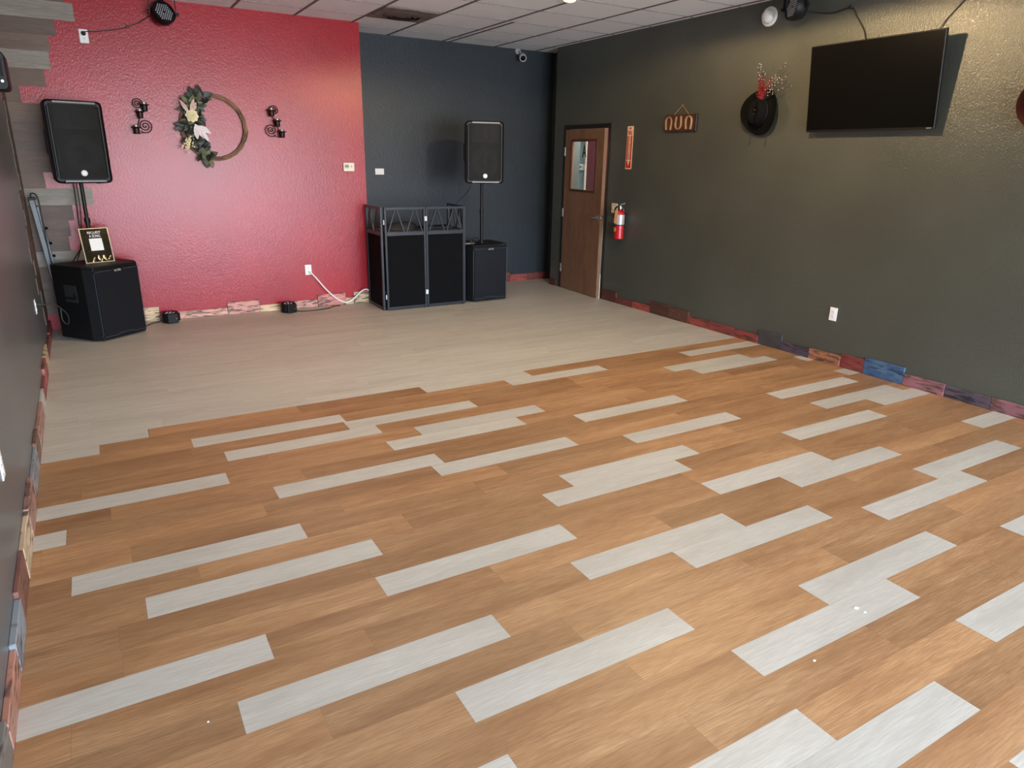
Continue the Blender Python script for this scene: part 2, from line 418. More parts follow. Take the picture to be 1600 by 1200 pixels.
# ------------------------------------------------------------------ boards along the foot of the walls
REDB = srgb(134, 50, 42); PINK = srgb(205, 140, 112); CRM = srgb(214, 176, 124); ORG = srgb(190, 112, 62)
def boards(name, spec, place, parent_label):
    p = bpy.data.objects.new(name, None); COL.objects.link(p); struct(p); p['label'] = parent_label
    for i, (a, c, h, col, brn, lab) in enumerate(spec):
        mb = MB(); L = abs(c-a); d = .018+.004*((i*7) % 3)/2
        mb.box(-L/2+.001, L/2-.001, -d, 0, 0, h, bev=.0025, seg=1)
        if h > .1 and i % 2: pass
        kw = {}
        if name == 'baseboard_back': kw['cr'] = .95
        if name == 'baseboard_left': kw['cr'] = .88
        if lab and 'blue stained' in lab: kw.update(second=srgb(74, 100, 124), blotch=srgb(24, 36, 58))
        if lab and 'purple' in lab: kw.update(second=srgb(70, 62, 74), blotch=srgb(26, 28, 32))
        o = mb.build('board', [burnt(col, brn, i*1.37+len(name), **kw)], p)
        if lab: o['label'] = lab
        loc, rz = place((a+c)/2); o.location = loc; o.rotation_euler = (0, 0, rz)
    return p
DRED = srgb(112, 38, 30); GRY = srgb(72, 74, 78); PUR = srgb(104, 84, 96); PNK = srgb(160, 92, 98); BLU = srgb(42, 96, 150)
boards('baseboard_right', [
 (8.245, 8.09, .085, DRED, .5, 'dark red board'), (7.02, 6.73, .132, srgb(110, 48, 38), .35, 'red brown board'), (6.73, 6.40, .075, REDB, .15, 'red board'), (6.40, 6.09, .078, srgb(190, 64, 50), .3, 'bright red board'),
 (6.09, 5.77, .142, srgb(112, 52, 38), .9, 'scorched dark board'), (5.77, 5.46, .132, srgb(120, 66, 44), .7, 'brown scorched board'), (5.46, 5.15, .086, srgb(176, 62, 44), .6, 'red board with black marks'),
 (5.15, 4.81, .088, srgb(160, 48, 40), .65, None), (4.81, 4.495, .08, srgb(170, 50, 42), .55, None), (4.495, 4.215, .145, GRY, .4, 'dark grey board'), (4.215, 3.905, .09, PUR, .4, 'purple grey board'),
 (3.905, 3.585, .096, ORG, .5, 'orange board with burn marks'), (3.585, 3.36, .12, srgb(146, 44, 40), .35, 'red board'), (3.36, 3.01, .142, BLU, .35, 'blue stained board'),
 (3.01, 2.68, .096, PNK, .45, 'pink board'), (2.68, 2.345, .09, PUR, .5, 'purple grey board'), (2.345, 1.95, .094, PNK, .5, 'pink board with grey grain'), (1.95, 1.5, .09, REDB, .4, None),
 (1.5, 1.0, .12, GRY, .4, None), (1.0, .4, .09, ORG, .4, None), (.4, -.3, .1, REDB, .4, None), (-.3, -1.2, .09, PUR, .4, None), (-1.2, -2.4, .1, PNK, .4, None), (-2.4, -3.4, .09, GRY, .4, None), (-3.4, -4.45, .1, REDB, .4, None)],
 lambda q: ((XR, q, 0), -PI/2), 'row of stained boards along the olive wall')
boards('baseboard_back', [
 (.02, .435, .148, CRM, .35, 'cream scorched board'), (.435, 1.11, .078, PINK, .6, 'pink board with burn spots'), (1.11, 1.455, .136, srgb(206, 132, 108), .6, 'tall pink scorched board'), (1.455, 1.76, .074, CRM, .35, 'cream board'),
 (1.76, 2.11, .088, srgb(196, 134, 110), .6, 'pink board with dark streaks'), (2.11, 2.445, .142, srgb(200, 110, 92), .6, 'tall pink red board'), (2.445, 2.546, .078, CRM, .4, None), (2.546, 2.765, .14, CRM, .75, 'scorched cream board')],
 lambda q: ((q, YR, 0), 0), 'row of scorched pale boards along the red wall')
boards('baseboard_recess', [(2.78, 3.2, .1, REDB, .4, None), (3.2, 3.7, .09, REDB, .4, None), (3.7, 4.3, .1, REDB, .4, None), (4.3, 4.75, .09, REDB, .4, None), (4.75, 5.07, .13, REDB, .3, None), (5.07, 5.36, .098, srgb(176, 66, 52), .3, 'red board'), (5.36, 5.70, .102, srgb(140, 44, 38), .7, 'red board with burn marks')],
 lambda q: ((q, YD, 0), 0), 'row of red stained boards along the dark recess wall')
boards('baseboard_side', [(8.69, 8.27, .1, DRED, .6, None)], lambda q: ((XD, q, 0), -PI/2), 'short dark red board in the recess corner')
TAN = srgb(196, 168, 126); BGR = srgb(122, 130, 134); PBR = srgb(160, 112, 94); BRN = srgb(112, 78, 56); PALEG = srgb(176, 176, 168)
boards('baseboard_left', [
 (-4.45, -2.2, .1, BGR, .4, None), (-2.2, .2, .1, PBR, .4, None), (.2, 1.4, .11, BGR, .3, None), (1.4, 2.12, .12, srgb(104, 98, 88), .3, 'grey brown board'), (2.12, 2.50, .10, srgb(168, 108, 82), .4, 'pale red brown board'), (2.50, 2.80, .118, BGR, .3, 'grey blue board'),
 (2.80, 3.14, .142, srgb(130, 78, 62), .5, 'red brown board'), (3.14, 3.52, .14, TAN, .35, 'tan board'), (3.52, 3.90, .15, PBR, .5, 'pinkish brown board'), (3.90, 4.42, .112, BGR, .3, 'pale blue grey board'), (4.42, 4.68, .135, BRN, .5, None),
 (4.68, 5.32, .108, PBR, .3, 'pink brown board'), (5.32, 5.66, .10, PALEG, .2, 'pale grey board'), (5.66, 6.05, .09, srgb(150, 60, 52), .3, 'red board'), (6.05, 6.40, .14, srgb(160, 70, 58), .3, 'red board'), (6.40, 6.85, .15, TAN, .3, 'tan end board'), (6.85, 7.5, .09, REDB, .4, None), (7.5, 8.06, .1, REDB, .4, None)],
 lambda q: ((xl(q), q, 0), LA), 'row of stained boards along the left wall')

# plank cladding stepping out of the corner onto both walls
def cladding():
    p = bpy.data.objects.new('trim_1', None); COL.objects.link(p); struct(p); p['label'] = 'stepped wood plank cladding in the back left corner'
    zb = [3.08, 2.97, 2.82, 2.685, 2.55, 2.40, 2.25, 2.105, 1.945, 1.79, 1.645, 1.50, 1.355, 1.20, 1.055, .905, .765, .62, .47, .32, .15]
    xe = [.02, .085, -.08, -.145, -.165, -.225, -.435, -.25, -.16, -.2, -.17, -.37, .002, -.185, -.235, -.26, -.16, -.1, -.1, -.1]
    mt = [CLADB, CLADG, CLADB, CLADB, CLADG, CLADB, CLADB, CLADB, CLADB, CLADB, CLADB, CLADB, CLADG, CLADB, CLADB, CLADB, CLADG, CLADB, CLADB, CLADB]
    ye = [7.6, 7.3, 7.75, 7.5, 7.75, 7.5, 7.6, 7.8, 7.68, 7.72, 7.68, 7.75, 7.33, 7.55, 7.38, 7.3, 7.55, 7.4, 7.7, 7.6]
    for i, x in enumerate(xe):
        for side in (0, 1):
            z1, z0 = zb[i]-.0006, zb[i+1]+.0006
            bm = bmesh.new()
            if side == 0: a, c_ = xl(YR)+.006, x
            else: a, c_ = ye[i], YR-.0005
            uvl = bm.loops.layers.uv.new('UVMap'); rl = bm.faces.layers.float.new('rnd'); rr = rng.random(); o_ = rng.uniform(0, 30)
            g = bmesh.ops.create_cube(bm, size=1)['verts']
            for v in g:
                q = a if v.co.x < 0 else c_; e = v.co.y; z = z0 if v.co.z < 0 else z1
                v.co = (q, YR-.005 if e < 0 else YR-.0002, z) if side == 0 else (xl(q)+(.0002 if e < 0 else .006), q, z)
            for f in bm.faces:
                f[rl] = rr
                for lp in f.loops: lp[uvl].uv = ((lp.vert.co.x if side == 0 else lp.vert.co.y)+o_, lp.vert.co.z-z0+i*.4)
            bmesh.ops.recalc_face_normals(bm, faces=bm.faces)
            me = bpy.data.meshes.new('plank'); bm.to_mesh(me); bm.free(); me.materials.append(mt[i] if side == 0 else CLADB)
            q = bpy.data.objects.new('plank', me); COL.objects.link(q); q.parent = p
            if mt[i] is CLADG and side == 0: q['label'] = 'grey plank'
cladding()

# ------------------------------------------------------------------ door
def door():
    d = bpy.data.objects.new('door_1', None); COL.objects.link(d); struct(d); d['label'] = 'brown wood door with glass panel standing slightly ajar'
    d.location = (XR, DY1-.03, 0); d.rotation_euler = (0, 0, -PI/2)
    Wd = DY1-DY0
    # jamb, local x runs towards the viewer along the wall, -y out of the wall
    b = MB(); b.box(-.045, 0, -.012, T, 0, DZ+.02); b.box(Wd-.06, Wd-.015, -.012, T, 0, DZ+.02); b.box(0, Wd-.06, -.012, T, DZ-.03, DZ+.02)
    b.build('door_frame', DFRAME, d)
    leaf = bpy.data.objects.new('door_leaf', None); COL.objects.link(leaf); leaf.parent = d
    leaf.location = (.004, -.016, .008); leaf.rotation_euler = (0, 0, -R(3.4))
    W_, H_, th = Wd-.062, DZ-.045, .044
    gx0, gx1, gz0, gz1 = .155, .745, 1.31, 1.93
    wood = plank('walnut_door', (srgb(116, 82, 60), srgb(138, 102, 76), srgb(152, 114, 86)), srgb(80, 54, 38), .38, .02, uv=True)
    bm = bmesh.new(); uvl = bm.loops.layers.uv.new('UVMap')
    for (x0, x1, z0, z1) in ((0, gx0, 0, H_), (gx1, W_, 0, H_), (gx0, gx1, 0, gz0), (gx0, gx1, gz1, H_)):
        g = bmesh.ops.create_cube(bm, size=1)['verts']
        for v in g: v.co = (x0 if v.co.x < 0 else x1, 0 if v.co.y < 0 else th, z0 if v.co.z < 0 else z1)
    for f in bm.faces:
        for lp in f.loops: lp[uvl].uv = (lp.vert.co.z, lp.vert.co.x+lp.vert.co.y)
        if abs(f.normal.x) > .9 and f.calc_center_median().x > W_-.01: f.material_index = 1
    bmesh.ops.recalc_face_normals(bm, faces=bm.faces)
    me = bpy.data.meshes.new('panel'); bm.to_mesh(me); bm.free(); me.materials.append(wood); me.materials.append(plain('door_edge', srgb(120, 92, 68), .5))
    o = bpy.data.objects.new('panel', me); COL.objects.link(o); o.parent = leaf
    b = MB()
    for (x0, x1, z0, z1) in ((gx0-.012, gx0+.018, gz0-.012, gz1+.012), (gx1-.018, gx1+.012, gz0-.012, gz1+.012), (gx0+.018, gx1-.018, gz0-.012, gz0+.018), (gx0+.018, gx1-.018, gz1-.018, gz1+.012)):
        b.box(x0, x1, -.007, 0.012, z0, z1, bev=.002, seg=1)
    b.build('glazing_bead', plain('dark_bead', srgb(80, 48, 30), .45), leaf)
    b = MB(); b.box(gx0, gx1, .019, .024, gz0, gz1); g_ = b.build('glass_pane', GLASS, leaf)
    b = MB(); add_text(b, 'A', .435, .0185, 1.80, height=.155, width=.105); t_ = b.build('letter', plain('black_vinyl', (.008, .008, .008, 1), .4), leaf); t_['label'] = 'black letter A on the glass'
    # lever handle
    b = MB(); hx, hz = W_-.07, 1.005
    b.cyl((hx, 0, hz), (hx, -.012, hz), .03, n=24); b.cyl((hx, -.012, hz), (hx, -.055, hz), .011)
    b.tube(smooth_path([(hx, -.05, hz), (hx-.03, -.057, hz+.001), (hx-.11, -.054, hz-.004)], 5), .0095, 10)
    b.build('door_handle', STEEL, leaf, 40)
    b = MB(); b.box(W_, W_+.002, .008, .036, hz-.03, hz+.03); b.box(W_, W_+.012, .014, .03, hz-.01, hz+.01); b.build('latch', STEEL, leaf)
    for z in (.28, 1.02, 1.80):
        b = MB(); b.cyl((-.004, -.012, z-.055), (-.004, -.012, z+.055), .009, n=12); b.box(-.03, 0, -.016, -.012, z-.055, z+.055); b.build('hinge', STEEL, d, 40)
door()

# ------------------------------------------------------------------ lamps
def downlight(x, y, label, power, cone=174, blend=.12, col=(1, .70, .37)):
    t = thing('recessed_downlight', label, 'ceiling light', (x, y, ZC-.008), group='warm downlights in the ceiling')
    b = MB(); b.lathe([(.062, .0), (.09, -.004), (.093, .001), (.093, .008), (.062, .008)], 32, cap=False); b.build('trim_ring', WHITE, t, 40)
    b = MB(); b.sph((0, 0, .0), .058, (1, 1, .35), 20); b.build('bulb', emis('warm_lens', (1, .70, .36, 1), 1.4), t, 180)
    l = bpy.data.lights.new('bulb_light', 'SPOT'); l.spot_size = R(cone); l.spot_blend = blend; l.energy = power; l.color = col; l.shadow_soft_size = .05
    o = bpy.data.objects.new('bulb_light', l); COL.objects.link(o); o.parent = t; o.location = (0, 0, -.085)
downlight(3.99, 5.835, 'lit warm recessed downlight in the ceiling tiles', LAMP_W*.12)
downlight(3.95, 3.85, 'warm recessed downlight above the television', LAMP_W)
downlight(1.46, 6.10, 'added out of view downlight brightening the floor nearer the red wall', 58, 118, .7, (1, .84, .64))  # lamp added out of view to lift the far floor, no known fixture
downlight(1.46, 4.25, 'added out of view downlight brightening the left side of the floor', 42, 118, .7, (1, .84, .64))  # second added lamp, there only to brighten the floor on the left
hl = thing('hall_ceiling_light', 'ceiling light of the hallway behind the door', 'ceiling light', (6.2, 7.6, 2.7))
b = MB(); b.box(-.3, .3, -.6, .6, -.05, 0, bev=.01); b.build('diffuser', emis('hall_diffuser', (1, .98, .95, 1), 6), hl)
l = area('hall_lamp', (0, 0, -.08), (0, 0, 0), .5, 1.1, 55, (1, .98, .95)); l.parent = hl

# ------------------------------------------------------------------ ceiling air vent
v = thing('ceiling_vent', 'dusty brown square air diffuser set in the ceiling', 'vent', (3.01, 7.41, ZC-.004))
VM = plain('dusty_vent', (.17, .14, .12, 1), .7, noise=.2)
b = MB(); b.box(-.29, .29, -.29, .29, -.006, .003, bev=.003, seg=1); b.build('face_plate', VM, v)
for i, r in enumerate((.20, .145, .09)):
    b = MB(); b.lathe([(r, -.006), (r+.012, -.006), (r-.02, -.026), (r-.032, -.026)], 40, cap=False); b.build('cone_ring', plain('dusty_ring', (.10, .075, .065, 1), .7), v, 40)
b = MB(); b.lathe([(.05, -.006), (.05, -.02), (0, -.026)], 24, cap=False); b.build('centre_cone', CACHE['dusty_ring'], v, 40)

# ------------------------------------------------------------------ subwoofers
def subwoofer(label, loc, rz, px=0, py=.225):
    t = thing('subwoofer', label, 'subwoofer', loc, rz, group='black subwoofers')
    H = .695; w0, w1, D = .285, .228, .50
    b = MB(); plan = [(-w0, .095), (-w1-.006, .012), (w1+.006, .012), (w0, .095), (w0, D), (-w0, D)]
    b.loft([[(x, y, z) for x, y in plan] for z in (.012, H-.02)])
    b.loft([[(x, y, z) for x, y in plan] for z in (H-.0199, H)] )
    bmesh.ops.bevel(b.bm, geom=[e for e in b.bm.edges], offset=.004, segments=1, affect='EDGES')
    b.build('cabinet', BLACKP, t)
    b = MB()   # grille wraps front and chamfers
    pl = [(-w0+.018, .066), (-w1, .002), (-w1+.004, -.004), (w1-.004, -.004), (w1, .002), (w0-.018, .066), (w0-.018, .078), (-w0+.018, .078)]
    b.loft([[(x, y, z) for x, y in pl] for z in (.03, H-.035)])
    b.build('grille', SUBGR, t)
    b = MB(); b.tube([(-w1-.02, .012, .045), (-w1-.012, .003, .06), (-w1-.012, .003, H-.06), (-w1+.0, -.004, H-.045), (w1, -.004, H-.045), (w1+.012, .003, H-.06), (w1+.012, .003, .06), (w1, -.004, .042), (.09, -.004, .042), (.075, -.005, .055), (-.075, -.005, .055), (-.09, -.004, .042), (-w1, -.004, .042)], .0025, 6)
    b.build('grille_rim', plain('rim_grey', (.05, .055, .065, 1), .35), t)
    b = MB(); b.prism([(-.065, H-.03), (.065, H-.03), (.045, H-.072), (-.045, H-.072)], 'y', -.009, 0)
    n_ = b.build('badge', BLACK, t)
    b = MB(); add_text(b, 'ALTO', 0, -.0092, H-.051, width=.072, height=.02); x_ = b.build('lettering', plain('silver_print', (.6, .62, .64, 1), .3, .5), n_); x_['label'] = 'silver lettering ALTO'
    for sx in (-1, 1):
        b = MB(); X0 = sx*w0
        b.box(min(X0, X0+sx*.003), max(X0, X0+sx*.003), .2, .36, .36, .52, bev=.001, seg=1)
        h = b.build('handle', SLOT, t)
        b = MB(); b.bar((X0+sx*.008, .21, .40), (X0+sx*.008, .35, .40), .014, .016); b.bar((X0+sx*.008, .217, .395), (X0+sx*.008, .217, .45), .012, .014); b.build('grip', BLACK, h)
        for y in (.12, D-.05):
            b = MB(); b.cyl((sx*.22, y, 0), (sx*.22, y, .014), .02); b.build('rubber_foot', CABLE, t)
    b = MB(); b.cyl((px, py, H-.002), (px, py, H+.006), .045, n=28); b.build('pole_socket', BLACK, t, 40)
    return t
TH_L = R(38)
SUBL = Vector((.095, 7.476, 0)); SUBR = Vector((4.115, 7.522, 0))
subwoofer('black subwoofer in the left corner carrying the gold song request sign', SUBL, TH_L, .05, .345)
subwoofer('black subwoofer on the floor right of the DJ booth', SUBR, R(2.5))

# ------------------------------------------------------------------ loudspeakers on poles
def speaker_pole(label, loc, h):
    t = thing('speaker_pole', label, 'speaker stand', loc, group='speaker poles on the subwoofers')
    b = MB(); b.cyl((0, 0, -.03), (0, 0, .38), .019); b.build('lower_tube', BLACK, t, 40)
    b = MB(); b.cyl((0, 0, .38), (0, 0, h+.06), .0165); b.build('upper_tube', BLACK, t, 40)
    b = MB(); b.cyl((0, 0, .35), (0, 0, .40), .025); b.build('collar', BLACK, t, 40)
def loudspeaker(label, loc, rz):
    t = thing('loudspeaker', label, 'loudspeaker', loc, rz, group='black loudspeakers on poles')
    W_, H_, D = .455, .70, .36; y0 = -.185
    def ring(y, ww, hh, r): return [(x, y, z+H_/2) for x, z in rrect(ww, hh, r, 5)]
    b = MB(); b.loft([ring(y0+.012, W_-.03, H_-.03, .03), ring(y0, W_-.012, H_-.012, .036), ring(y0+.006, W_, H_, .04), ring(y0+.05, W_, H_, .04), ring(y0+.16, W_-.02, H_-.005, .045), ring(y0+D-.03, W_-.16, H_-.03, .05), ring(y0+D, W_-.2, H_-.08, .05)])
    b.build('cabinet', BLACK, t, 40)
    b = MB(); b.box(-W_/2+.04, W_/2-.04, y0-.002, y0+.004, .035, H_-.035); b.build('baffle', plain('baffle_grey', (.020, .020, .018, 1), .7, spec=.2), t)
    Aw = Matrix.Translation((0, y0-.002, .245)) @ Matrix.Rotation(PI/2, 4, 'X')
    b = MB(); b.lathe([(.178, 0), (.178, .004), (.165, .005), (.158, .002), (.06, .0015), (.055, .004), (0, .007)], 40, M=Aw); b.build('woofer', BLACK, t, 40)
    b = MB(); b.box(-.165, .165, y0-.0055, y0-.001, .46, .645, bev=.002, seg=1); b.box(-.03, .03, y0-.008, y0-.004, .50, .605, bev=.002, seg=1); b.build('horn', BLACK, t)
    # grille, bowed slightly outward
    nx, nz = 13, 20; b = MB(); rows = []
    gw, gh = W_-.085, H_-.07
    for k in range(nz+1):
        rows.append([b.bm.verts.new((gw*(i/nx-.5), y0-.010-.010*(1-(2*i/nx-1)**2)*1.0, H_/2+gh*(k/nz-.5))) for i in range(nx+1)])
    for a, c in zip(rows, rows[1:]):
        for i in range(nx): b.bm.faces.new((a[i], a[i+1], c[i+1], c[i]))
    r_ = bmesh.ops.extrude_face_region(b.bm, geom=list(b.bm.faces))
    for q in r_['geom']:
        if isinstance(q, bmesh.types.BMVert): q.co.y += .0012
    b.build('grille', GRILLE, t, 30)
    for q in (-1, 1):
        b = MB(); b.box(q*(W_/2-.03)-.009, q*(W_/2-.03)+.009, y0-.012, y0+.01, .05, H_-.05, bev=.004, seg=1); b.build('front_rib', BLACK, t)
    for z in (.018, H_-.018):
        b = MB(); b.box(-gw/2+.03, gw/2-.01, y0-.006, y0+.01, z-.008, z+.008, bev=.002, seg=1); b.build('trim_strip', GREYTRIM, t)
    b = MB(); zc = .088; M = Matrix.Translation((0, y0-.0205, zc)) @ Matrix.Rotation(PI/2, 4, 'X')
    b.lathe([(.026, -.006), (.026, .003), (.024, .005), (0, .005)], 28, M=M); bd = b.build('badge', WHITE, t, 40)
    b = MB()
    for k in range(3):
        a = R(90+60*k); c, s_ = math.cos(a), math.sin(a)
        for q in (-1, 1):
            p = Vector((c*q, 0, s_*q)); n_ = Vector((-s_, 0, c))
            b.bar(Vector((0, y0-.0259, zc))+p*.010, Vector((0, y0-.0259, zc))+p*.019, .0022, .0012)
    b.tube([(.021*math.cos(2*PI*k/24), y0-.0255, zc+.021*math.sin(2*PI*k/24)) for k in range(24)], .0008, 5, closed=True)
    e = b.build('emblem', GREYTRIM, bd)
    for x in (-1, 1):
        b = MB(); b.box(x*.13-.03, x*.13+.03, y0+.03, y0+.06, -.006, .006); b.build('rubber_foot', CABLE, t)
        b = MB(); X0 = x*(W_/2-.004); b.box(X0-.007, X0+.007, y0+.09, y0+.15, .25, .45, bev=.004, seg=1); b.build('side_handle', SLOT, t)
    b = MB(); b.cyl((0, 0, -.004), (0, 0, .02), .05, n=24); b.build('pole_cup', BLACK, t, 40)
PL_ = SUBL+Matrix.Rotation(TH_L, 3, 'Z') @ Vector((.05, .345, 0)); PR_ = SUBR+Matrix.Rotation(R(2.5), 3, 'Z') @ Vector((0, .225, 0))
ZT = .701
speaker_pole('black pole rising from the left corner subwoofer', (PL_.x, PL_.y, ZT), .715)
speaker_pole('black pole rising from the subwoofer beside the DJ booth', (PR_.x, PR_.y, ZT), .705)
loudspeaker('black loudspeaker on a pole in front of the red wall', (PL_.x, PL_.y, 1.42), R(12))
loudspeaker('black loudspeaker on a pole in front of the dark wall', (PR_.x, PR_.y, 1.41), R(-16))
def cable(name, label, pts, r=.004, mat=CABLE, cat='cable', n=8):
    b = MB(); b.tube(smooth_path(pts, n), r, 8); o = b.build(name, mat, None, 180); return tag(o, label, cat)
cable('cable', 'black cable pair hanging behind the left loudspeaker down to its subwoofer',
      [(-.142, 8.03, 1.5), (-.147, 8.03, 1.2), (-.153, 8.03, 1.0), (-.132, 8.0, .88), (-.19, 7.86, .78), (-.25, 7.75, .705)], .006)
cable('cable', 'second black cable hanging straight behind the left loudspeaker', [(-.122, 8.04, 1.5), (-.12, 8.04, 1.2), (-.142, 8.03, .98), (-.175, 7.92, .8), (-.215, 7.82, .705)], .005)
cable('cable', 'black cable swinging from the right loudspeaker to behind the DJ booth', [(4.07, 8.0, 1.48), (4.085, 8.0, 1.36), (4.02, 8.06, 1.24), (3.90, 8.12, 1.12), (3.86, 8.14, .95), (3.85, 8.18, .45), (3.85, 8.2, .006)], .005)
b = MB()
for i in range(5):
    cx, cz, rr, tilt = .0+.006*i, .03+.003*i, .048-.004*(i % 3), R(50+16*i)
    b.tube([Vector((cx+rr*math.cos(a), rr*math.sin(a)*math.cos(tilt)*.6, cz+.024*math.sin(a)*math.sin(tilt)+.002*i)) for a in [2*PI*k/26 for k in range(26)]], .0055, 7, closed=True)
b.tube(smooth_path([(.05, 0, .02), (.09, .03, .03), (.11, .05, .008), (.16, .0, .006)], 6), .005, 7)
b.cyl((-.03, -.01, .006), (.02, .0, .006), .006)
tag(b.build('cable_coil', CABLE, None, 60, loc=(3.975, 7.72, .696)), 'tangled coil of black cable on top of the right subwoofer', 'cable')
b = MB(); b.box(-.07, .07, -.045, .045, 0, .002, M=Matrix.Rotation(R(12), 4, 'Z')); tag(b.build('paper_sheet', WHITE, None, loc=(3.915, 7.74, .6955)), 'small white paper sheet lying on the right subwoofer beside the cable coil', 'paper')

# ------------------------------------------------------------------ song request sign
sg = thing('song_request_sign', 'gold framed black request a song sign standing on the left subwoofer', 'sign', (-.024, 7.655, .6962), R(21.9))
M = Matrix.Rotation(R(-10), 4, 'X')
GOLD = plain('gold_mirror', (.75, .58, .30, 1), .12, 1, noise=.03); GLOSSB = plain('gloss_black_print', (.035, .028, .015, 1), .12, .55, noise=.2)
b = MB(); b.box(-.124, .124, -.002, .004, .004, .315, M=M); b.build('panel', GLOSSB, sg)
b = MB()
for x in (-.124, .124): b.box(x-.005, x+.005, -.005, .006, .0, .32, M=M, bev=.001, seg=1)
for z in (.004, .316): b.box(-.124, .124, -.005, .006, z-.004, z+.004, M=M, bev=.001, seg=1)
b.build('edge', plain('clear_edge', (.8, .7, .52, 1), .15, .6), sg)
b = MB(); b.box(-.08, .08, .006, .05, .0, .004); b.build('foot', GOLD, sg)
b = MB()
for i, (x, z, rr, k) in enumerate(((-.05, .03, .028, .4), (0.0, .042, .03, -.3), (.05, .04, .034, -.5), (.092, .04, .024, .6), (.02, .02, .02, .2))):
    b.sph((0, 0, 0), rr, (.38, .06, 1.0), 12, M=M @ Matrix.Translation((x, -.002, z)) @ Matrix.Rotation(k, 4, 'Y'))
b.build('gold_pattern', GOLD, sg, 180)
b = MB(); add_text(b, 'REQUEST', 0.0, 0, .277, width=.118, height=.026); add_text(b, 'A SONG', .0, 0, .247, width=.098, height=.026)
for q in [b]: bmesh.ops.transform(b.bm, matrix=M @ Matrix.Translation((0, -.0022, 0)), verts=b.bm.verts)
o = b.build('lettering', plain('white_print', (.85, .85, .82, 1), .5, noise=0), sg); o['label'] = 'white lettering REQUEST A SONG'
b = MB(); b.box(-.056, .056, -.004, -.002, .112, .224, M=M); o = b.build('label', plain('white_card', (.82, .81, .77, 1), .5, noise=0), sg); o['label'] = 'white square card'

# ------------------------------------------------------------------ LED bar leaning in the corner
lb = thing('led_light_bar', 'grey stage light bar leaning upright in the corner behind the left subwoofer', 'light bar', (-.385, 7.965, 0))
lb.rotation_euler = Vector((-.085, 0, 1.28)).to_track_quat('Z', 'Y').to_euler()
lb.rotation_euler = (R(0), R(-4.6), R(0))
ALU = plain('grey_aluminium', (.085, .09, .095, 1), .38, .4)
b = MB(); b.box(-.03, .014, -.035, .03, 0.02, 1.265, bev=.004, seg=1); b.box(.014, .034, -.028, .02, .03, 1.2, bev=.002, seg=1); b.build('housing', ALU, lb)
for z in (0, 1.262):
    b = MB(); b.box(-.034, .026, -.038, .033, z, z+.024, bev=.003, seg=1); b.build('end_cap', BLACK, lb)
for z in (.74, .86, 1.0): 
    b = MB(); b.cyl((.034, -.01, z), (.052, -.02, z), .012, n=12); b.build('bracket_knob', BLACK, lb)
b = MB(); b.tube(smooth_path([(-.01, -.01, 1.285), (.0, -.02, 1.32), (.035, -.03, 1.31), (.045, -.04, 1.24), (.035, -.045, 1.12), (.028, -.045, 1.0), (.015, -.045, .8), (.0, -.042, .5)], 8), .006, 8); b.build('power_cord', CABLE, lb, 180)

# ------------------------------------------------------------------ DJ booth
dj = thing('dj_booth', 'black folding DJ booth with truss rail and cloth panels', 'dj booth', (2.757, 7.52, 0))
BW, BD, BH, MR = .995, .53, 1.163, .885; tb = .026
def booth_panel(M, Wp, latches, name='panel_frame'):
    b = MB()
    for x in (tb/2, Wp-tb/2): b.box(x-tb/2, x+tb/2, -tb/2, tb/2, 0, BH, M=M, bev=.003, seg=1)
    b.box(tb, Wp-tb, -tb/2, tb/2, BH-.028, BH-.004, M=M); b.box(tb, Wp-tb, -tb/2, tb/2, MR-.036, MR+.004, M=M); b.box(tb, Wp-tb, -tb/2, tb/2, .012, .038, M=M)
    fr = b.build(name, FRAMEB, dj)
    iw = Wp-2*tb
    for k in range(2):
        c = tb+iw*(.26+.5*k)
        for s_ in (-1, 1):
            b = MB(); b.bar(M @ Vector((c+s_*.012, 0, BH-.03)), M @ Vector((c+s_*iw*.215, 0, MR)), .013, .013); b.build('truss_bar', FRAMEB, fr)
    # slightly wrinkled cloth
    b = MB(); nx, nz = 10, 16; rows = []
    sd = Wp*7+M.translation.x
    for j in range(nz+1):
        rows.append([b.bm.verts.new(M @ Vector((tb+iw*i/nx, .003+.0035*math.sin(1.7*i+sd)*math.sin(.8*j+.5*i+sd)*min(1, i, nx-i)*min(1, j, nz-j), .03+(MR-.06)*j/nz))) for i in range(nx+1)])
    for a, c in zip(rows, rows[1:]):
        for i in range(nx): b.bm.faces.new((a[i], a[i+1], c[i+1], c[i]))
    r_ = bmesh.ops.extrude_face_region(b.bm, geom=list(b.bm.faces)); dv = (M.to_3x3() @ Vector((0, .004, 0)))
    bmesh.ops.translate(b.bm, verts=[q for q in r_['geom'] if isinstance(q, bmesh.types.BMVert)], vec=dv)
    b.build('cloth_panel', CLOTH, dj, 60)
    return fr
hw = BW/2
booth_panel(Matrix.Identity(4), hw-.001, 0)
booth_panel(Matrix.Translation((hw+.001, 0, 0)), hw-.001, 0)
booth_panel(Matrix.Translation((-.016, .015+BD, 0)) @ Matrix.Rotation(R(-91), 4, 'Z'), BD, 0)
booth_panel(Matrix.Translation((BW+.012, .015, 0)) @ Matrix.Rotation(R(86.5), 4, 'Z'), BD, 0)
LAT = plain('pale_latch', (.62, .66, .70, 1), .35)
for (x, y, z, lw) in ((hw, -.017, 1.03, .016), (hw, -.017, .185, .016), (-.008, -.014, 1.0, .006), (-.008, -.014, .16, .006)):
    b = MB(); b.box(x-lw, x+lw, y-.003, y+.006, z-.026, z+.026, bev=.002, seg=1); b.box(x-lw*.4, x+lw*.4, y-.007, y-.002, z-.012, z+.012, bev=.001, seg=1); b.build('latch', LAT, dj)
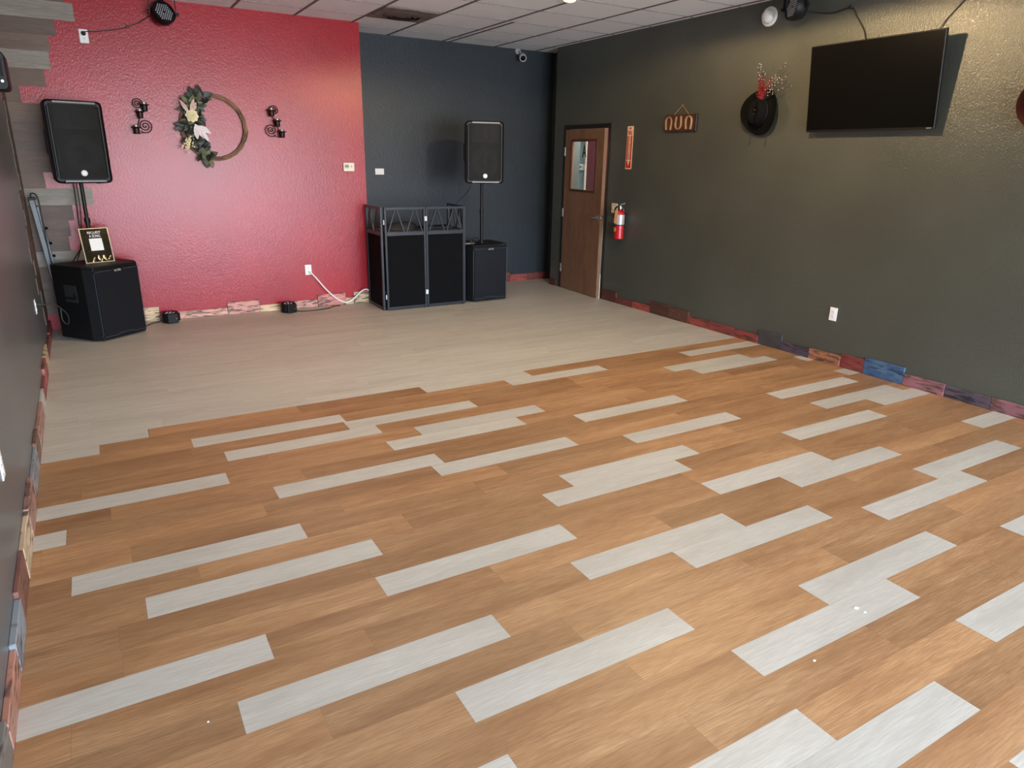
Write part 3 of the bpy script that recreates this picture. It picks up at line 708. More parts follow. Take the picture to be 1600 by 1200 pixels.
b = MB(); b.box(.02, BW-.02, .03, BD-.02, MR-.012, MR+.006); o = b.build('table_top', plain('booth_top', (.055, .045, .038, 1), .6), dj); o['label'] = 'dark brown top board'
# soft cover heaped on the booth
def lump(name, label, cat, loc, sx, sy, sz, mat, seed):
    b = MB(); nu, nv = 22, 7; r0 = random.Random(seed); pts = []
    ph = [r0.uniform(0, 6) for _ in range(4)]
    for j in range(nv+1):
        t_ = j/nv; rr = math.cos(t_*PI/2)**.7; z = math.sin(t_*PI/2)**1.3
        pts.append([(sx*rr*math.cos(2*PI*k/nu)*(1+.09*math.sin(3*2*PI*k/nu+ph[0])), sy*rr*math.sin(2*PI*k/nu)*(1+.12*math.sin(2*2*PI*k/nu+ph[1])), sz*z*(1+.12*math.sin(2*PI*k/nu+ph[2]))) for k in range(nu)])
    pts[-1] = [(p[0]*.01+.0, p[1]*.01, sz) for p in pts[-2]]
    b.loft(pts); return tag(b.build(name, mat, None, 70, loc=loc), label, cat)
lump('equipment_bag', 'dark limp bag lying on the DJ booth top at its left', 'bag', (3.06, 7.80, .891), .21, .12, .085, plain('dark_nylon', (.018, .016, .015, 1), .7), 3)
ct = thing('dj_controller', 'low black controller lying on the DJ booth top at its right', 'controller', (3.5, 7.78, .891))
b = MB(); b.box(-.18, .18, -.1, .1, 0, .03, bev=.004, seg=1); b.build('body', BLACK, ct)
for x in (-.12, -.06, .06, .12):
    b = MB(); b.cyl((x, -.05, .03), (x, -.05, .052), .009, n=12); b.build('knob', BLACK, ct, 40)

# ------------------------------------------------------------------ stage lights
LENS = plain('led_lens', (.42, .44, .47, 1), .2, .3)
def par_light(label, loc, rot, yoke=True, aim=(0, 0), rad=.085):
    """can pointing down its local -y, hung from a yoke"""
    t = thing('par_light', label, 'stage light', loc, rot=rot, group='black par lights')
    A = Matrix.Rotation(aim[1], 4, 'Z') @ Matrix.Rotation(aim[0], 4, 'X') @ Matrix.Rotation(PI/2, 4, 'X')   # z axis -> -y
    b = MB(); b.lathe([(rad*.55, -.09), (rad*.8, -.075), (rad*.97, -.03), (rad, .0), (rad, .032), (rad*.9, .032), (rad*.88, .024), (0, .024)], 28, M=A); hs = b.build('housing', BLACK, t, 40)
    b = MB(); s_ = rad*.185
    for i in range(-5, 6):
        for j in range(-5, 6):
            x, y = (i+.5*(j % 2))*s_, j*s_*.866
            if .15*rad < math.hypot(x, y) < rad*.8: b.sph((0, 0, 0), s_*.36, (1, 1, .5), 8, M=A @ Matrix.Translation((x, y, .026)))
    b.build('led_array', LENS, t, 180)
    if yoke:
        b = MB(); h = rad+.02
        for q in (-1, 1): b.box(q*(rad+.008)-.003, q*(rad+.008)+.003, -.012, .012, -.02, h)
        b.box(-rad-.011, rad+.011, -.012, .012, h, h+.006)
        b.build('yoke', BLACK, t)
        b = MB(); b.box(-.02, .02, 0, yoke, h-.012, h+.022, bev=.002, seg=1); b.build('bracket', BLACK, t)
        for q in (-1, 1):
            b = MB(); b.cyl((q*(rad+.01), 0, 0), (q*(rad+.03), 0, 0), .014, n=12); b.build('knob', BLACK, t, 40)
    return t
par_light('black par light hung high on the red wall', (.815, YR-.15, 2.945), (0, 0, 0), yoke=.15, aim=(R(-22), R(22)), rad=.105)
par_light('black par light hung high on the olive wall left of the television', (XR-.17, 4.43, 2.95), (0, 0, -PI/2), yoke=.17, aim=(R(-6), R(-22)), rad=.105)
def floor_light(label, loc, rz):
    t = thing('uplight', label, 'stage light', loc, rz, group='black uplights on the floor along the red wall')
    b = MB(); b.lathe([(.062, 0), (.078, .006), (.084, .03), (.084, .092), (.078, .104), (.07, .104), (.068, .094), (0, .094)], 32); b.build('housing', BLACK, t, 40)
    b = MB(); b.box(-.052, .052, -.096, -.05, 0.003, .098, bev=.006, seg=2); cp = b.build('rear_panel', BLACK, t)
    b = MB(); b.cyl((.032, -.095, .05), (.032, -.099, .05), .004, n=10); b.build('screw', STEEL, cp)
    for k in (-1, 1):
        b = MB()
        for a in (150, 165, 180, 195, 210): 
            x, y = .084*math.cos(R(a))*k*-1*-1, .084*math.sin(R(a))
            b.box(-.012, .004, -.002, .002, .015, .09, M=Matrix.Translation((x*1.0, y, 0)) @ Matrix.Rotation(R(a), 4, 'Z'))
        o = b.build('cooling_fin', BLACK, t)
        if k == 1: o.rotation_euler = (0, 0, PI)
    b = MB()
    for i in range(7):
        a = 2*PI*i/6; b.sph((.04*math.cos(a) if i < 6 else 0, .04*math.sin(a) if i < 6 else 0, .096), .013, (1, 1, .5), 8)
    b.build('led_array', LENS, t, 180)
floor_light('small black uplight on the floor nearest the left subwoofer', (.523, 7.965, 0), R(12))
floor_light('small black uplight on the floor below the middle of the red wall', (1.735, 7.94, 0), R(16))
cable('cable', 'thin black cord trailing on the floor from the middle uplight', [(1.82, 7.93, .006), (1.90, 7.88, .006), (2.05, 7.88, .006), (2.2, 7.93, .006), (2.25, 7.99, .006), (2.36, 8.03, .006)], .005)
cable('cable', 'black cord on the floor between the left subwoofer and the first uplight', [(.25, 7.78, .006), (.34, 7.95, .006), (.41, 8.0, .006), (.46, 8.01, .02)], .005)

# ------------------------------------------------------------------ outlets, plates, thermostats
def receptacle(name, label, cat, loc, rz, holes=True, wd=.073, ht=.117, mat=WHITE, group=None):
    t = thing(name, label, cat, loc, rz, group=group)
    b = MB(); b.box(-wd/2, wd/2, -.006, 0, -ht/2, ht/2, bev=.003, seg=2); b.build('cover_plate', mat, t)
    if holes:
        for z in (-.02, .02):
            b = MB(); b.prism(rrect(.034, .029, .011, 5, 0, z), 'y', -.009, -.004); r_ = b.build('socket', mat, t)
            b = MB()
            for x in (-.0065, .0065): b.box(x-.0012, x+.0012, -.0096, -.0088, z-.001, z+.008)
            b.cyl((0, -.0096, z-.007), (0, -.0088, z-.007), .0024, n=10); b.build('slot', SLOT, r_)
        b = MB(); b.cyl((0, -.0075, 0), (0, -.005, 0), .003, n=10); b.build('screw', STEEL, t)
    return t
receptacle('wall_outlet', 'white outlet high on the red wall with a black plug', 'outlet', (.138, YR, 2.705), 0)
receptacle('wall_outlet', 'white outlet low on the red wall with a white cable plugged in', 'outlet', (2.03, YR, .437), 0)
receptacle('wall_outlet', 'white outlet low on the olive wall under the television', 'outlet', (XR, 3.733, .443), -PI/2)
receptacle('wall_outlet', 'white outlet on the left wall beside the left subwoofer', 'outlet', (xl(6.72), 6.72, .49), LA)
receptacle('wall_outlet', 'white outlet on the left wall nearest the viewer', 'outlet', (xl(3.2), 3.2, .50), LA)
receptacle('blank_plate', 'blank white plate on the dark recess wall above the booth', 'wall plate', (3.158, YD, 1.517), 0, False, .116, .074)
sw = receptacle('switch_plate', 'cream switch plate on the wall behind the fire extinguisher', 'switch', (XR, 6.885, 1.145), -PI/2, False, .115, .117, CREAM)
for x in (-.023, .023):
    b = MB(); b.box(x-.005, x+.005, -.014, -.004, -.008, .012, bev=.002, seg=1); b.build('toggle', CREAM, sw)
b = MB(); b.lathe([(.018, 0), (.02, .012), (.014, .03), (.006, .035), (0, .035)], 16, M=Matrix.Rotation(PI/2, 4, 'X')); tag(b.build('power_plug', CABLE, None, 40, loc=(.138, YR-.009, 2.727)), 'black plug in the high outlet on the red wall', 'plug')
cable('cable', 'black cord strung from the high outlet to the red wall par light', [(.14, YR-.043, 2.727), (.165, YR-.02, 2.745), (.28, YR-.008, 2.76), (.46, YR-.008, 2.80), (.60, YR-.01, 2.86), (.70, YR-.05, 2.92), (.745, YR-.08, 2.94)], .004)
b = MB(); b.box(-.012, .012, -.014, 0, -.011, .011, bev=.003, seg=1); tag(b.build('cable_clip', CABLE, None, loc=(.505, YR, 2.818)), 'black cable clip on the red wall below the par light', 'clip')
cable('extension_cord', 'white cable looping from the red wall outlet down to the floor and booth', [(2.035, YR-.012, .417), (2.05, YR-.04, .405), (2.12, YR-.045, .32), (2.22, YR-.05, .19), (2.34, YR-.06, .075), (2.44, YR-.065, .035), (2.53, YR-.06, .07), (2.63, YR-.055, .15), (2.69, YR-.055, .17), (2.72, YR-.06, .155)], .0085, WHITE)
cable('cable', 'grey cord running from the left wall outlet to the left subwoofer', [(xl(6.72)+.012, 6.72, .505), (xl(6.72)+.05, 6.74, .50), (-.40, 6.98, .44), (-.345, 7.24, .30), (-.36, 7.38, .19), (-.40, 7.43, .22), (-.40, 7.46, .32)], .005, plain('grey_rubber', (.04, .04, .042, 1), .5))
def thermostat(label, loc, rz, shell=None):
    t = thing('thermostat', label, 'thermostat', loc, rz)
    b = MB(); b.box(-.064, .064, -.024, 0, -.047, .047, bev=.007, seg=2); b.build('case', shell or plain('thermostat_shell', (.80, .74, .60, 1), .4, noise=.01), t)
    b = MB(); b.box(-.05, .0, -.0265, -.022, -.012, .028, bev=.002, seg=1); b.build('display', plain('lcd', (.36, .42, .38, 1), .25, noise=.02), t)
    b = MB(); b.box(.014, .044, -.0262, -.022, .004, .010); b.box(.026, .032, -.0262, -.022, -.010, .024); b.build('plus_button', plain('button_tan', (.45, .33, .2, 1), .5), t)
    b = MB()
    for x in (-.043, -.031, -.019): b.box(x, x+.008, -.0272, -.026, 0, .016)
    b.build('digits', SLOT, t)
thermostat('cream thermostat at the right end of the red wall', (2.57, YR, 1.577), 0)
thermostat('white thermostat on the hallway wall seen through the door glass', (6.75, 9.33, 1.59), -PI/2, WHITE)

# ------------------------------------------------------------------ candle sconces
def spiral(c, r, turns, a0, sgn, n=44):
    return [Vector((c[0]+sgn*(r*(1-k/n)+.004)*math.cos(a0+turns*2*PI*k/n), c[1], c[2]+(r*(1-k/n)+.004)*math.sin(a0+turns*2*PI*k/n))) for k in range(n+1)]
def sconce(label, cx, sg_, P):
    t = thing('candle_sconce', label, 'candle sconce', (cx, YR, 2.01), group='scrolled candle sconces on the red wall')
    s1, c1, c2, c3, s2 = P; y = -.03
    b = MB()
    b.tube(spiral((s1[0], y, s1[1]), .046, 2.3, PI*.02, sg_), .0048, 7)
    b.tube(spiral((s2[0], y, s2[1]), .062, 2.5, PI*1.25, sg_), .0048, 7)
    b.tube(smooth_path([(c1[0], y, c1[1]-.025), ((c1[0]+c2[0])/2, y-.004, (c1[1]+c2[1])/2-.01), (c2[0], y, c2[1]-.02)], 5), .0045, 7)
    b.tube(smooth_path([(c2[0], y, c2[1]-.02), ((c2[0]+c3[0])/2+.008*sg_, y, (c2[1]+c3[1])/2), (c3[0], y, c3[1]-.03)], 5), .0045, 7)
    b.tube(smooth_path([(s1[0]+sg_*.05, y, s1[1]), (c1[0], y, c1[1]-.012), (c1[0], y, c1[1]-.03)], 4), .004, 7)
    b.tube(smooth_path([(s2[0]-.02*sg_, y, s2[1]-.06), (c3[0]+.02*sg_, y, c3[1]-.035), (c3[0], y, c3[1]-.03)], 4), .004, 7)
    b.cyl((c2[0], 0, c2[1]-.02), (c2[0], y, c2[1]-.02), .006, n=10); b.cyl((c3[0], 0, c3[1]-.03), (c3[0], y, c3[1]-.03), .005, n=10)
    b.build('scroll', IRON, t, 60)
    for (x, z) in (c1, c2, c3):
        b = MB(); Mx = Matrix.Translation((x, y-.036, z)) @ Matrix.Scale(1.35, 4)
        b.lathe([(.0, -.03), (.017, -.03), (.02, -.022), (.021, .008), (.033, .014), (.034, .018), (.0225, .018), (.0205, .010), (.0185, -.02), (0, -.022)], 22, M=Mx, cap=False); b.cyl((x, y-.012, z-.026), (x, y+.004, z-.026), .004, n=8)
        h = b.build('cup', IRON, t, 50)
        b = MB(); b.lathe([(.0, -.018), (.0175, -.018), (.0195, .0), (.021, .03), (.0195, .03), (.018, .0), (.016, -.015), (0, -.015)], 22, M=Mx, cap=False); b.build('votive_glass', GLASS_V, h, 50)
GLASS_V = plain('smoked_votive', (.16, .13, .12, 1), .08, 0, .8)
sconce('black scroll candle sconce on the red wall left of the wreath', .52, 1, ((-.022, .133), (.034, .105), (-.012, .04), (-.062, -.105), (.024, -.068)))
sconce('black scroll candle sconce on the red wall right of the wreath', 1.79, -1, ((-.004, .132), (-.04, .108), (.012, .008), (.052, -.10), (-.05, -.066)))

# ------------------------------------------------------------------ wreath
def leaf_poly(b, base, d, nrm, L, wd, fold=.25, mi=0):
    d = d.normalized(); side = d.cross(nrm).normalized(); nrm = side.cross(d).normalized()
    prof = [(0, .06), (.2, .7), (.45, 1), (.7, .8), (.9, .35), (1, .02)]
    mid = []; le = []; ri = []
    for t_, w_ in prof:
        c = base+d*L*t_-nrm*(.28*L*t_*t_)
        mid.append(b.bm.verts.new(c)); le.append(b.bm.verts.new(c+side*wd*w_+nrm*wd*w_*fold)); ri.append(b.bm.verts.new(c-side*wd*w_+nrm*wd*w_*fold))
    fs = []
    for i in range(len(prof)-1):
        fs.append(b.bm.faces.new((mid[i], mid[i+1], le[i+1], le[i]))); fs.append(b.bm.faces.new((ri[i], ri[i+1], mid[i+1], mid[i])))
    for f in fs: f.material_index = mi
def petal_flower(b, c, r, n, rg, layers=3):
    for l_ in range(layers):
        for k in range(n):
            a = 2*PI*k/n+l_*.5+rg.uniform(-.2, .2); rr = r*(1-.26*l_)
            d = Vector((math.cos(a), -.35-.6*l_, math.sin(a))); leaf_poly(b, c+Vector((0, -.006*l_, 0)), d, Vector((0, -1, 0)), rr, rr*.55, .2)
wr = thing('hoop_wreath', 'vine hoop wreath with dark leaves and white flowers on the red wall', 'wreath', (1.172, YR, 1.95))
rg = random.Random(11)
RW = .305
VINE = plain('vine_bark', srgb(128, 98, 74), .7, noise=.25); 
b = MB()
for k in range(4):
    ph = k*PI/2
    b.tube([Vector(((RW+.013*math.cos(5*a+ph))*math.cos(a), -.03+.011*math.sin(5*a+ph), (RW+.013*math.cos(5*a+ph))*math.sin(a))) for a in [2*PI*i/90 for i in range(90)]], .009, 7, closed=True)
b.tube(smooth_path([(RW*.98, -.035, -.02), (RW+.022, -.04, -.03), (RW+.005, -.04, -.09), (RW-.005, -.035, -.12)], 5), .006, 6)
b.build('vine_hoop', VINE, wr, 180)
LEAFD = plain('dark_green_leaf', srgb(27, 35, 19), .45, noise=.3); LEAFO = plain('olive_leaf', srgb(84, 88, 44), .5, noise=.2)
b = MB()
for i in range(130):
    zz = rg.uniform(-.27, .28); xx = -.205+.10*max(0, (-zz-.1)/.17)+rg.gauss(0, .04)+(.05 if zz > .2 else 0)
    c = Vector((xx, -.035-rg.uniform(0, .06), zz))
    th = rg.uniform(0, 2*PI); out = Vector((math.cos(th), -rg.uniform(.1, .8), math.sin(th)))
    leaf_poly(b, c, out, Vector((rg.uniform(-.4, .4), -1, rg.uniform(-.4, .4))), rg.uniform(.06, .10), rg.uniform(.018, .03))
for (a, L, th) in ((111, .11, 92), (105, .1, 15), (108, .1, -15), (120, .12, 110), (120, .1, 150), (140, .12, 10), (138, .12, -25), (178, .13, 175), (182, .12, 190), (246, .12, -80), (240, .13, -60), (250, .12, 20), (246, .11, -5), (172, .16, 5)):
    c = Vector((RW*math.cos(R(a))*(.8 if 130 < a < 200 else 1), -.05, RW*math.sin(R(a)))); leaf_poly(b, c, Vector((math.cos(R(th)), -.25, math.sin(R(th)))), Vector((0, -1, 0)), L, .032)
b.build('foliage', LEAFD, wr, 180)
b = MB()
for i in range(16):
    a = R(rg.choice([250, 246, 178, 170, 128, 235])+rg.uniform(-6, 6)); c = Vector((RW*math.cos(a)+rg.uniform(-.03, .05), -.075, RW*math.sin(a)+rg.uniform(-.04, .04)))
    th = rg.uniform(0, 2*PI); leaf_poly(b, c, Vector((math.cos(th), -.4, math.sin(th))), Vector((0, -1, 0)), .085, .022)
b.build('olive_foliage', LEAFO, wr, 180)
OFFW = plain('cream_petal', srgb(226, 214, 172), .6, noise=.06); PALEL = plain('pale_pink_leaf', srgb(206, 178, 168), .6, noise=.05); WPET = plain('white_petal', srgb(226, 214, 216), .6, noise=.03)
b = MB(); petal_flower(b, Vector((-.208, -.125, .1)), .062, 8, rg, 4); b.build('rose', OFFW, wr, 180)['label'] = 'cream rose'
b = MB()
for (x, z, dx, dz, L, wd) in ((-.135, .035, .55, -.9, .16, .03), (-.13, .03, .05, -1, .14, .026), (-.10, .02, .9, -.6, .13, .026), (-.075, -.02, .5, -1.0, .12, .02)):
    leaf_poly(b, Vector((x-.055, -.125, z-.01)), Vector((dx, -.12, dz)), Vector((0, -1, 0)), L, wd)
b.build('lily', WPET, wr, 180)['label'] = 'white lily petals'
b = MB()
for (x, z, dx, dz, L) in ((-.235, .13, -.55, 1, .13), (-.215, .13, .35, 1, .14), (-.20, .14, .5, .9, .10)): leaf_poly(b, Vector((x, -.12, z)), Vector((dx, -.1, dz)), Vector((0, -1, 0)), L, .02)
b.build('pale_leaf', PALEL, wr, 180)['label'] = 'pale pink leaves'
b = MB()
for i in range(60):
    q = rg.random(); b.sph((-.235-.06*q+rg.gauss(0, .02), -.10-rg.uniform(0, .03), -.12-.09*q+rg.gauss(0, .02)), rg.uniform(.006, .012), n=6)
b.build('dried_blossom', OFFW, wr, 60)['label'] = 'cream dried blossom cluster'
b = MB()
for i in range(50): b.sph((-.17+rg.gauss(0, .03), -.09-rg.uniform(0, .03), .155+rg.gauss(0, .03)), rg.uniform(.004, .007), n=6)
b.build('eucalyptus_seed', plain('sage_seed', srgb(112, 120, 84), .6), wr, 60)

# ------------------------------------------------------------------ security camera, alarm, wall speaker
sc_ = thing('security_camera', 'small white security camera under the ceiling on the dark recess wall', 'security camera', (5.165, YD, 2.985))
b = MB(); b.lathe([(.0, 0), (.04, 0), (.04, .012), (.0, .016)], 20, M=Matrix.Translation((-.02, 0, .075)) @ Matrix.Rotation(PI/2, 4, 'X')); b.tube(smooth_path([(-.02, -.01, .075), (-.01, -.05, .06), (.015, -.07, .035), (.01, -.08, .02)], 5), .008, 8); b.build('bracket', plain('bracket_grey', (.3, .3, .31, 1), .4), sc_, 50)
A = Matrix.Translation((0, -.10, -.01)) @ Matrix.Rotation(R(-22), 4, 'Z') @ Matrix.Rotation(R(112), 4, 'X') @ Matrix.Scale(1.25, 4)
b = MB(); b.lathe([(0, -.05), (.03, -.048), (.038, -.03), (.038, .035), (.034, .04), (.033, .03), (0, .03)], 24, M=A); b.build('body', plain('camera_grey', (.45, .45, .46, 1), .35), sc_, 50)
b = MB(); b.lathe([(0, .031), (.027, .031), (.022, .037), (0, .042)], 24, M=A); b.build('lens', SCREEN, sc_, 50)
al = thing('round_alarm', 'round white alarm disc high on the olive wall', 'alarm', (XR, 4.83, 2.952), -PI/2)
Y90 = Matrix.Rotation(PI/2, 4, 'X')
b = MB(); b.lathe([(0, 0), (.08, 0), (.082, .01), (.078, .022), (.062, .026), (.058, .02), (.0, .02)], 40, M=Y90); b.build('base_ring', WHITE, al, 40)
b = MB(); b.lathe([(.056, .02), (.055, .04), (.046, .062), (.025, .074), (0, .077)], 36, M=Y90 , cap=False); b.build('dome', WHITE, al, 60)
b = MB(); b.cyl((-.02, -.066, .03), (-.021, -.0705, .032), .007, n=14); b.build('indicator', plain('tan_lens', (.5, .36, .26, 1), .3), al)
ws = thing('wall_speaker', 'small black speaker mounted high on the left wall', 'speaker', (-.424, 5.72, 2.048))
b = MB(); b.loft([[(x, y, z+.11) for x, z in rrect(.15*s_, .225*s_, .03*s_, 5)] for y, s_ in ((-.14, .94), (-.13, 1), (.09, .98), (.13, .85))]); b.build('cabinet', BLACK, ws, 40)
b = MB(); b.box(-.05, .055, -.146, -.138, .08, .21, bev=.003, seg=1); b.build('grille', GRILLE, ws)
b = MB(); b.box(.012, .042, -.150, -.145, .105, .118, bev=.001, seg=1); b.build('badge', GOLD, ws)
b = MB(); b.cyl((.045, -.143, .05), (.045, -.137, .05), .008, n=14); b.build('knob', STEEL, ws)
b = MB(); b.box(-.09, -.07, -.04, .04, .06, .16); b.build('bracket', BLACK, ws)

# ------------------------------------------------------------------ television
tv = thing('television', 'wide black flat television tilted down on the olive wall', 'television', (XR, 3.675, 2.293), -PI/2)
MT = Matrix.Translation((0, -.095, 0)) @ Matrix.Rotation(R(6.5), 4, 'X')
TW, TH = 1.108, .672
b = MB(); b.box(-TW/2, TW/2, -.012, .016, -TH/2, TH/2, bev=.003, seg=1, M=MT); b.box(-TW*.32, TW*.32, .016, .045, -TH*.42, TH*.2, bev=.008, seg=1, M=MT); b.build('casing', BLACK, tv)
b = MB(); b.box(-TW/2+.008, TW/2-.008, -.0135, -.0118, -TH/2+.018, TH/2-.008, M=MT); b.build('screen', SCREEN, tv)
b = MB(); b.box(-.2, .2, -.03, -.0015, -.2, .2, bev=.004, seg=1)
for x in (-.15, .15): b.bar((x, -.02, .15), MT @ Vector((x, .03, .12)), .03, .02); b.bar((x, -.02, -.1), MT @ Vector((x, .03, -.12)), .03, .02)
b.build('wall_bracket', BLACK, tv)
b = MB(); b.box(TW/2-.06, TW/2-.02, -.0145, -.0118, -TH/2+.004, -TH/2+.012, M=MT); b.build('sensor', GREYTRIM, tv)
cable('cable', 'black cord running from the olive wall par light past a clip to the television', [(XR-.07, 4.40, 2.93), (XR-.012, 4.30, 2.905), (XR-.008, 4.16, 2.885), (XR-.008, 4.01, 2.902), (XR-.008, 3.95, 2.83), (XR-.012, 3.86, 2.71), (XR-.02, 3.82, 2.60)], .005)
cable('cable', 'thin black cord rising from the television top towards the ceiling', [(XR-.02, 3.27, 2.60), (XR-.008, 3.22, 2.70), (XR-.006, 3.09, 2.85), (XR-.006, 2.98, 3.07)], .004)
b = MB(); b.box(-.014, .014, -.016, 0, -.014, .014, bev=.004, seg=1); tag(b.build('cable_clip', CABLE, None, loc=(XR, 4.012, 2.905)), 'black cable clip on the olive wall above the television', 'clip').rotation_euler = (0, 0, -PI/2)

# ------------------------------------------------------------------ cowboy hats
def hat(label, loc, col, rough, tone, flowers, tilt, strings):
    t = thing('cowboy_hat', label, 'hat', loc, -PI/2, group='cowboy hats on the olive wall')
    felt = plain(tone, col, rough, spec=.08, bump=.5, bscale=600)
    Mh = Matrix.Translation((0, -.05, 0)) @ Matrix.Rotation(tilt, 4, 'Y') @ Matrix.Rotation(PI/2, 4, 'X')    # hat axis z -> -y (out of the wall)
    b = MB(); n = 48; rings = []
    def ell(a, rx, ry, z): return (rx*math.cos(a), ry*math.sin(a), z)
    prof = [(.205, .2, 0), (.185, .18, .0), (.15, .15, -.004), (.105, .125, .0), (.098, .118, .012), (.095, .114, .05), (.086, .105, .085), (.07, .09, .103), (.04, .055, .104), (.012, .02, .096)]
    for i, (rx, ry, z) in enumerate(prof):
        ring = []
        for k in range(n):
            a = 2*PI*k/n; c, s_ = math.cos(a), math.sin(a)
            zz = z
            if i < 3: zz += (.045*c*c-.018*s_*s_)*((3-i)/3)**1.4
            if i >= 6: zz -= .022*math.exp(-(c*rx/.03)**2)*(1 if i > 6 else .4)
            ring.append((rx*c, ry*s_, zz))
        rings.append(ring)
    b.loft(rings, M=Mh, cap=False)
    r_ = bmesh.ops.extrude_face_region(b.bm, geom=list(b.bm.faces))
    bmesh.ops.translate(b.bm, verts=[q for q in r_['geom'] if isinstance(q, bmesh.types.BMVert)], vec=(0, .004, 0))
    b.build('felt_body', felt, t, 70)
    b = MB(); b.loft([[ell(2*PI*k/n, rx, ry, z) for k in range(n)] for rx, ry, z in ((.1, .12, .006), (.1015, .1215, .01), (.0995, .1185, .03), (.097, .116, .032))], M=Mh, cap=False); b.build('hat_band', plain('dark_band', tuple(c*.6 for c in col[:3])+(1,), .6, spec=.2), t, 60)
    for y in (-.018, .018):
        b = MB(); b.cyl(Mh @ Vector((.0, y, .082)), Mh @ Vector((.0, y, .0905)), .005, n=10); b.build('eyelet', STEEL, t)
    for pts in strings:
        b = MB(); b.tube(smooth_path(pts, 6), .0028, 6); b.build('chin_cord', plain('brown_cord', (.02, .013, .009, 1), .6), t, 180)
    if flowers:
        rg2 = random.Random(flowers)
        RS = plain('red_spray', srgb(118, 14, 22), .6, noise=.25); SP = plain('dark_twig', (.03, .02, .015, 1), .7); BD = plain('pearl_bead', (.62, .56, .48, 1), .25, .3)
        f = bpy.data.objects.new('flower_spray', None); COL.objects.link(f); f.parent = t; f['label'] = 'red spray with pale beads tucked in the hat'
        base = Vector((.02, -.10, .085))
        b = MB()
        for i in range(34):
            an = rg2.gauss(.12, .26); L = rg2.uniform(.08, .25); d = Vector((math.sin(an), rg2.uniform(-.2, .1), math.cos(an)))
            b.tube([base, base+d*L*.5, base+d*L+Vector((rg2.uniform(-.01, .01), 0, 0))], .0028, 4, taper=.4)
            for j in range(7):
                q = base+d*L*rg2.uniform(.2, 1); b.sph(q+Vector((rg2.gauss(0, .006), rg2.gauss(0, .006), rg2.gauss(0, .006))), rg2.uniform(.003, .006), n=6)
        b.build('red_spray', RS, f, 60)
        b = MB(); b2 = b
        for i in range(26):
            an = rg2.choice([rg2.uniform(-.35, .0), rg2.uniform(.3, 1.15)]); L = rg2.uniform(.22, .36); d = Vector((math.sin(an), rg2.uniform(-.15, .2), math.cos(an)))
            P = smooth_path([base, base+d*L*.55, base+d*L+Vector((.03*math.sin(an), .02, -.01))], 5); P = [Vector((p.x, min(p.y, -.008), p.z)) for p in P]
            b.tube(P, .0014, 4)
            for q in P[4:]:
                if rg2.random() < .5: b2.sph(q, .0042, n=6, mi=1)
        b.build('beaded_twig', [SP, BD], f, 60)['label'] = 'dark twigs with pale beads'
hat('black felt cowboy hat with a red spray hanging left of the television', (XR, 4.765, 2.145), (.0035, .0035, .0035, 1), .85, 'black_felt', 5, R(6),
    [[(-.10, -.03, -.14), (-.115, -.03, -.2), (-.115, -.02, -.24), (-.13, -.012, -.285)], [(.07, -.03, -.15), (.065, -.025, -.21), (.07, -.018, -.24), (.055, -.012, -.30)]])
hat('brown cowboy hat at the right edge hanging right of the television', (XR, 2.385, 2.11), srgb(58, 24, 16), .7, 'brown_felt', 9, R(-6),
    [[(-.10, -.04, -.13), (-.115, -.03, -.19), (-.105, -.02, -.235), (-.095, -.02, -.22), (-.085, -.035, -.14)]])

# ------------------------------------------------------------------ horseshoe plaque
hp = thing('horseshoe_plaque', 'wooden plaque with three horseshoes hung by a cord on the olive wall', 'wall decoration', (XR, 5.842, 2.088), -PI/2)
bd_ = plank('plaque_wood', (srgb(52, 28, 20), srgb(70, 40, 27), srgb(86, 52, 36)), srgb(40, 20, 13), .5, .02, uv=False)
b = MB(); b.box(-.232, .232, -.028, -.004, -.085, .082, bev=.004, seg=1); b.build('board', bd_, hp)
b = MB(); b.box(.205, .236, -.03, -.003, -.087, .084, bev=.004, seg=1); b.build('end_strip', plain('dark_strip', (.012, .009, .007, 1), .5), hp)
for i, x in enumerate((-.168, -.02, .132)):
    s_ = 1 if i % 2 == 0 else -1
    P = [Vector((x+sx_*(.042-.010*((5-k)/5)**2), -.034, s_*(-.064+.016*k))) for sx_, kk in ((-1, range(5)),) for k in kk]+[Vector((x-.042*math.cos(PI*k/16), -.034, s_*(.016+.046*math.sin(PI*k/16)))) for k in range(17)]+[Vector((x+.042-.010*((5-k)/5)**2, -.034, s_*(-.064+.016*k))) for k in range(4, -1, -1)]
    b = MB()
    for P0, P1 in zip(P, P[1:]):
        b.bar(P0, P1+(P1-P0)*.15, .021, .011)
    b.build('horseshoe', plain('worn_copper_iron', srgb(196, 158, 122), .38, .5, noise=.15), hp)
b = MB(); b.tube([(-.115, -.018, .08), (.0, -.012, .175), (.11, -.018, .08)], .0035, 6); b.build('hanging_cord', plain('jute', srgb(150, 116, 64), .8), hp)
b = MB(); b.cyl((0, 0, .175), (0, -.02, .178), .004, n=8); b.build('nail', STEEL, hp)

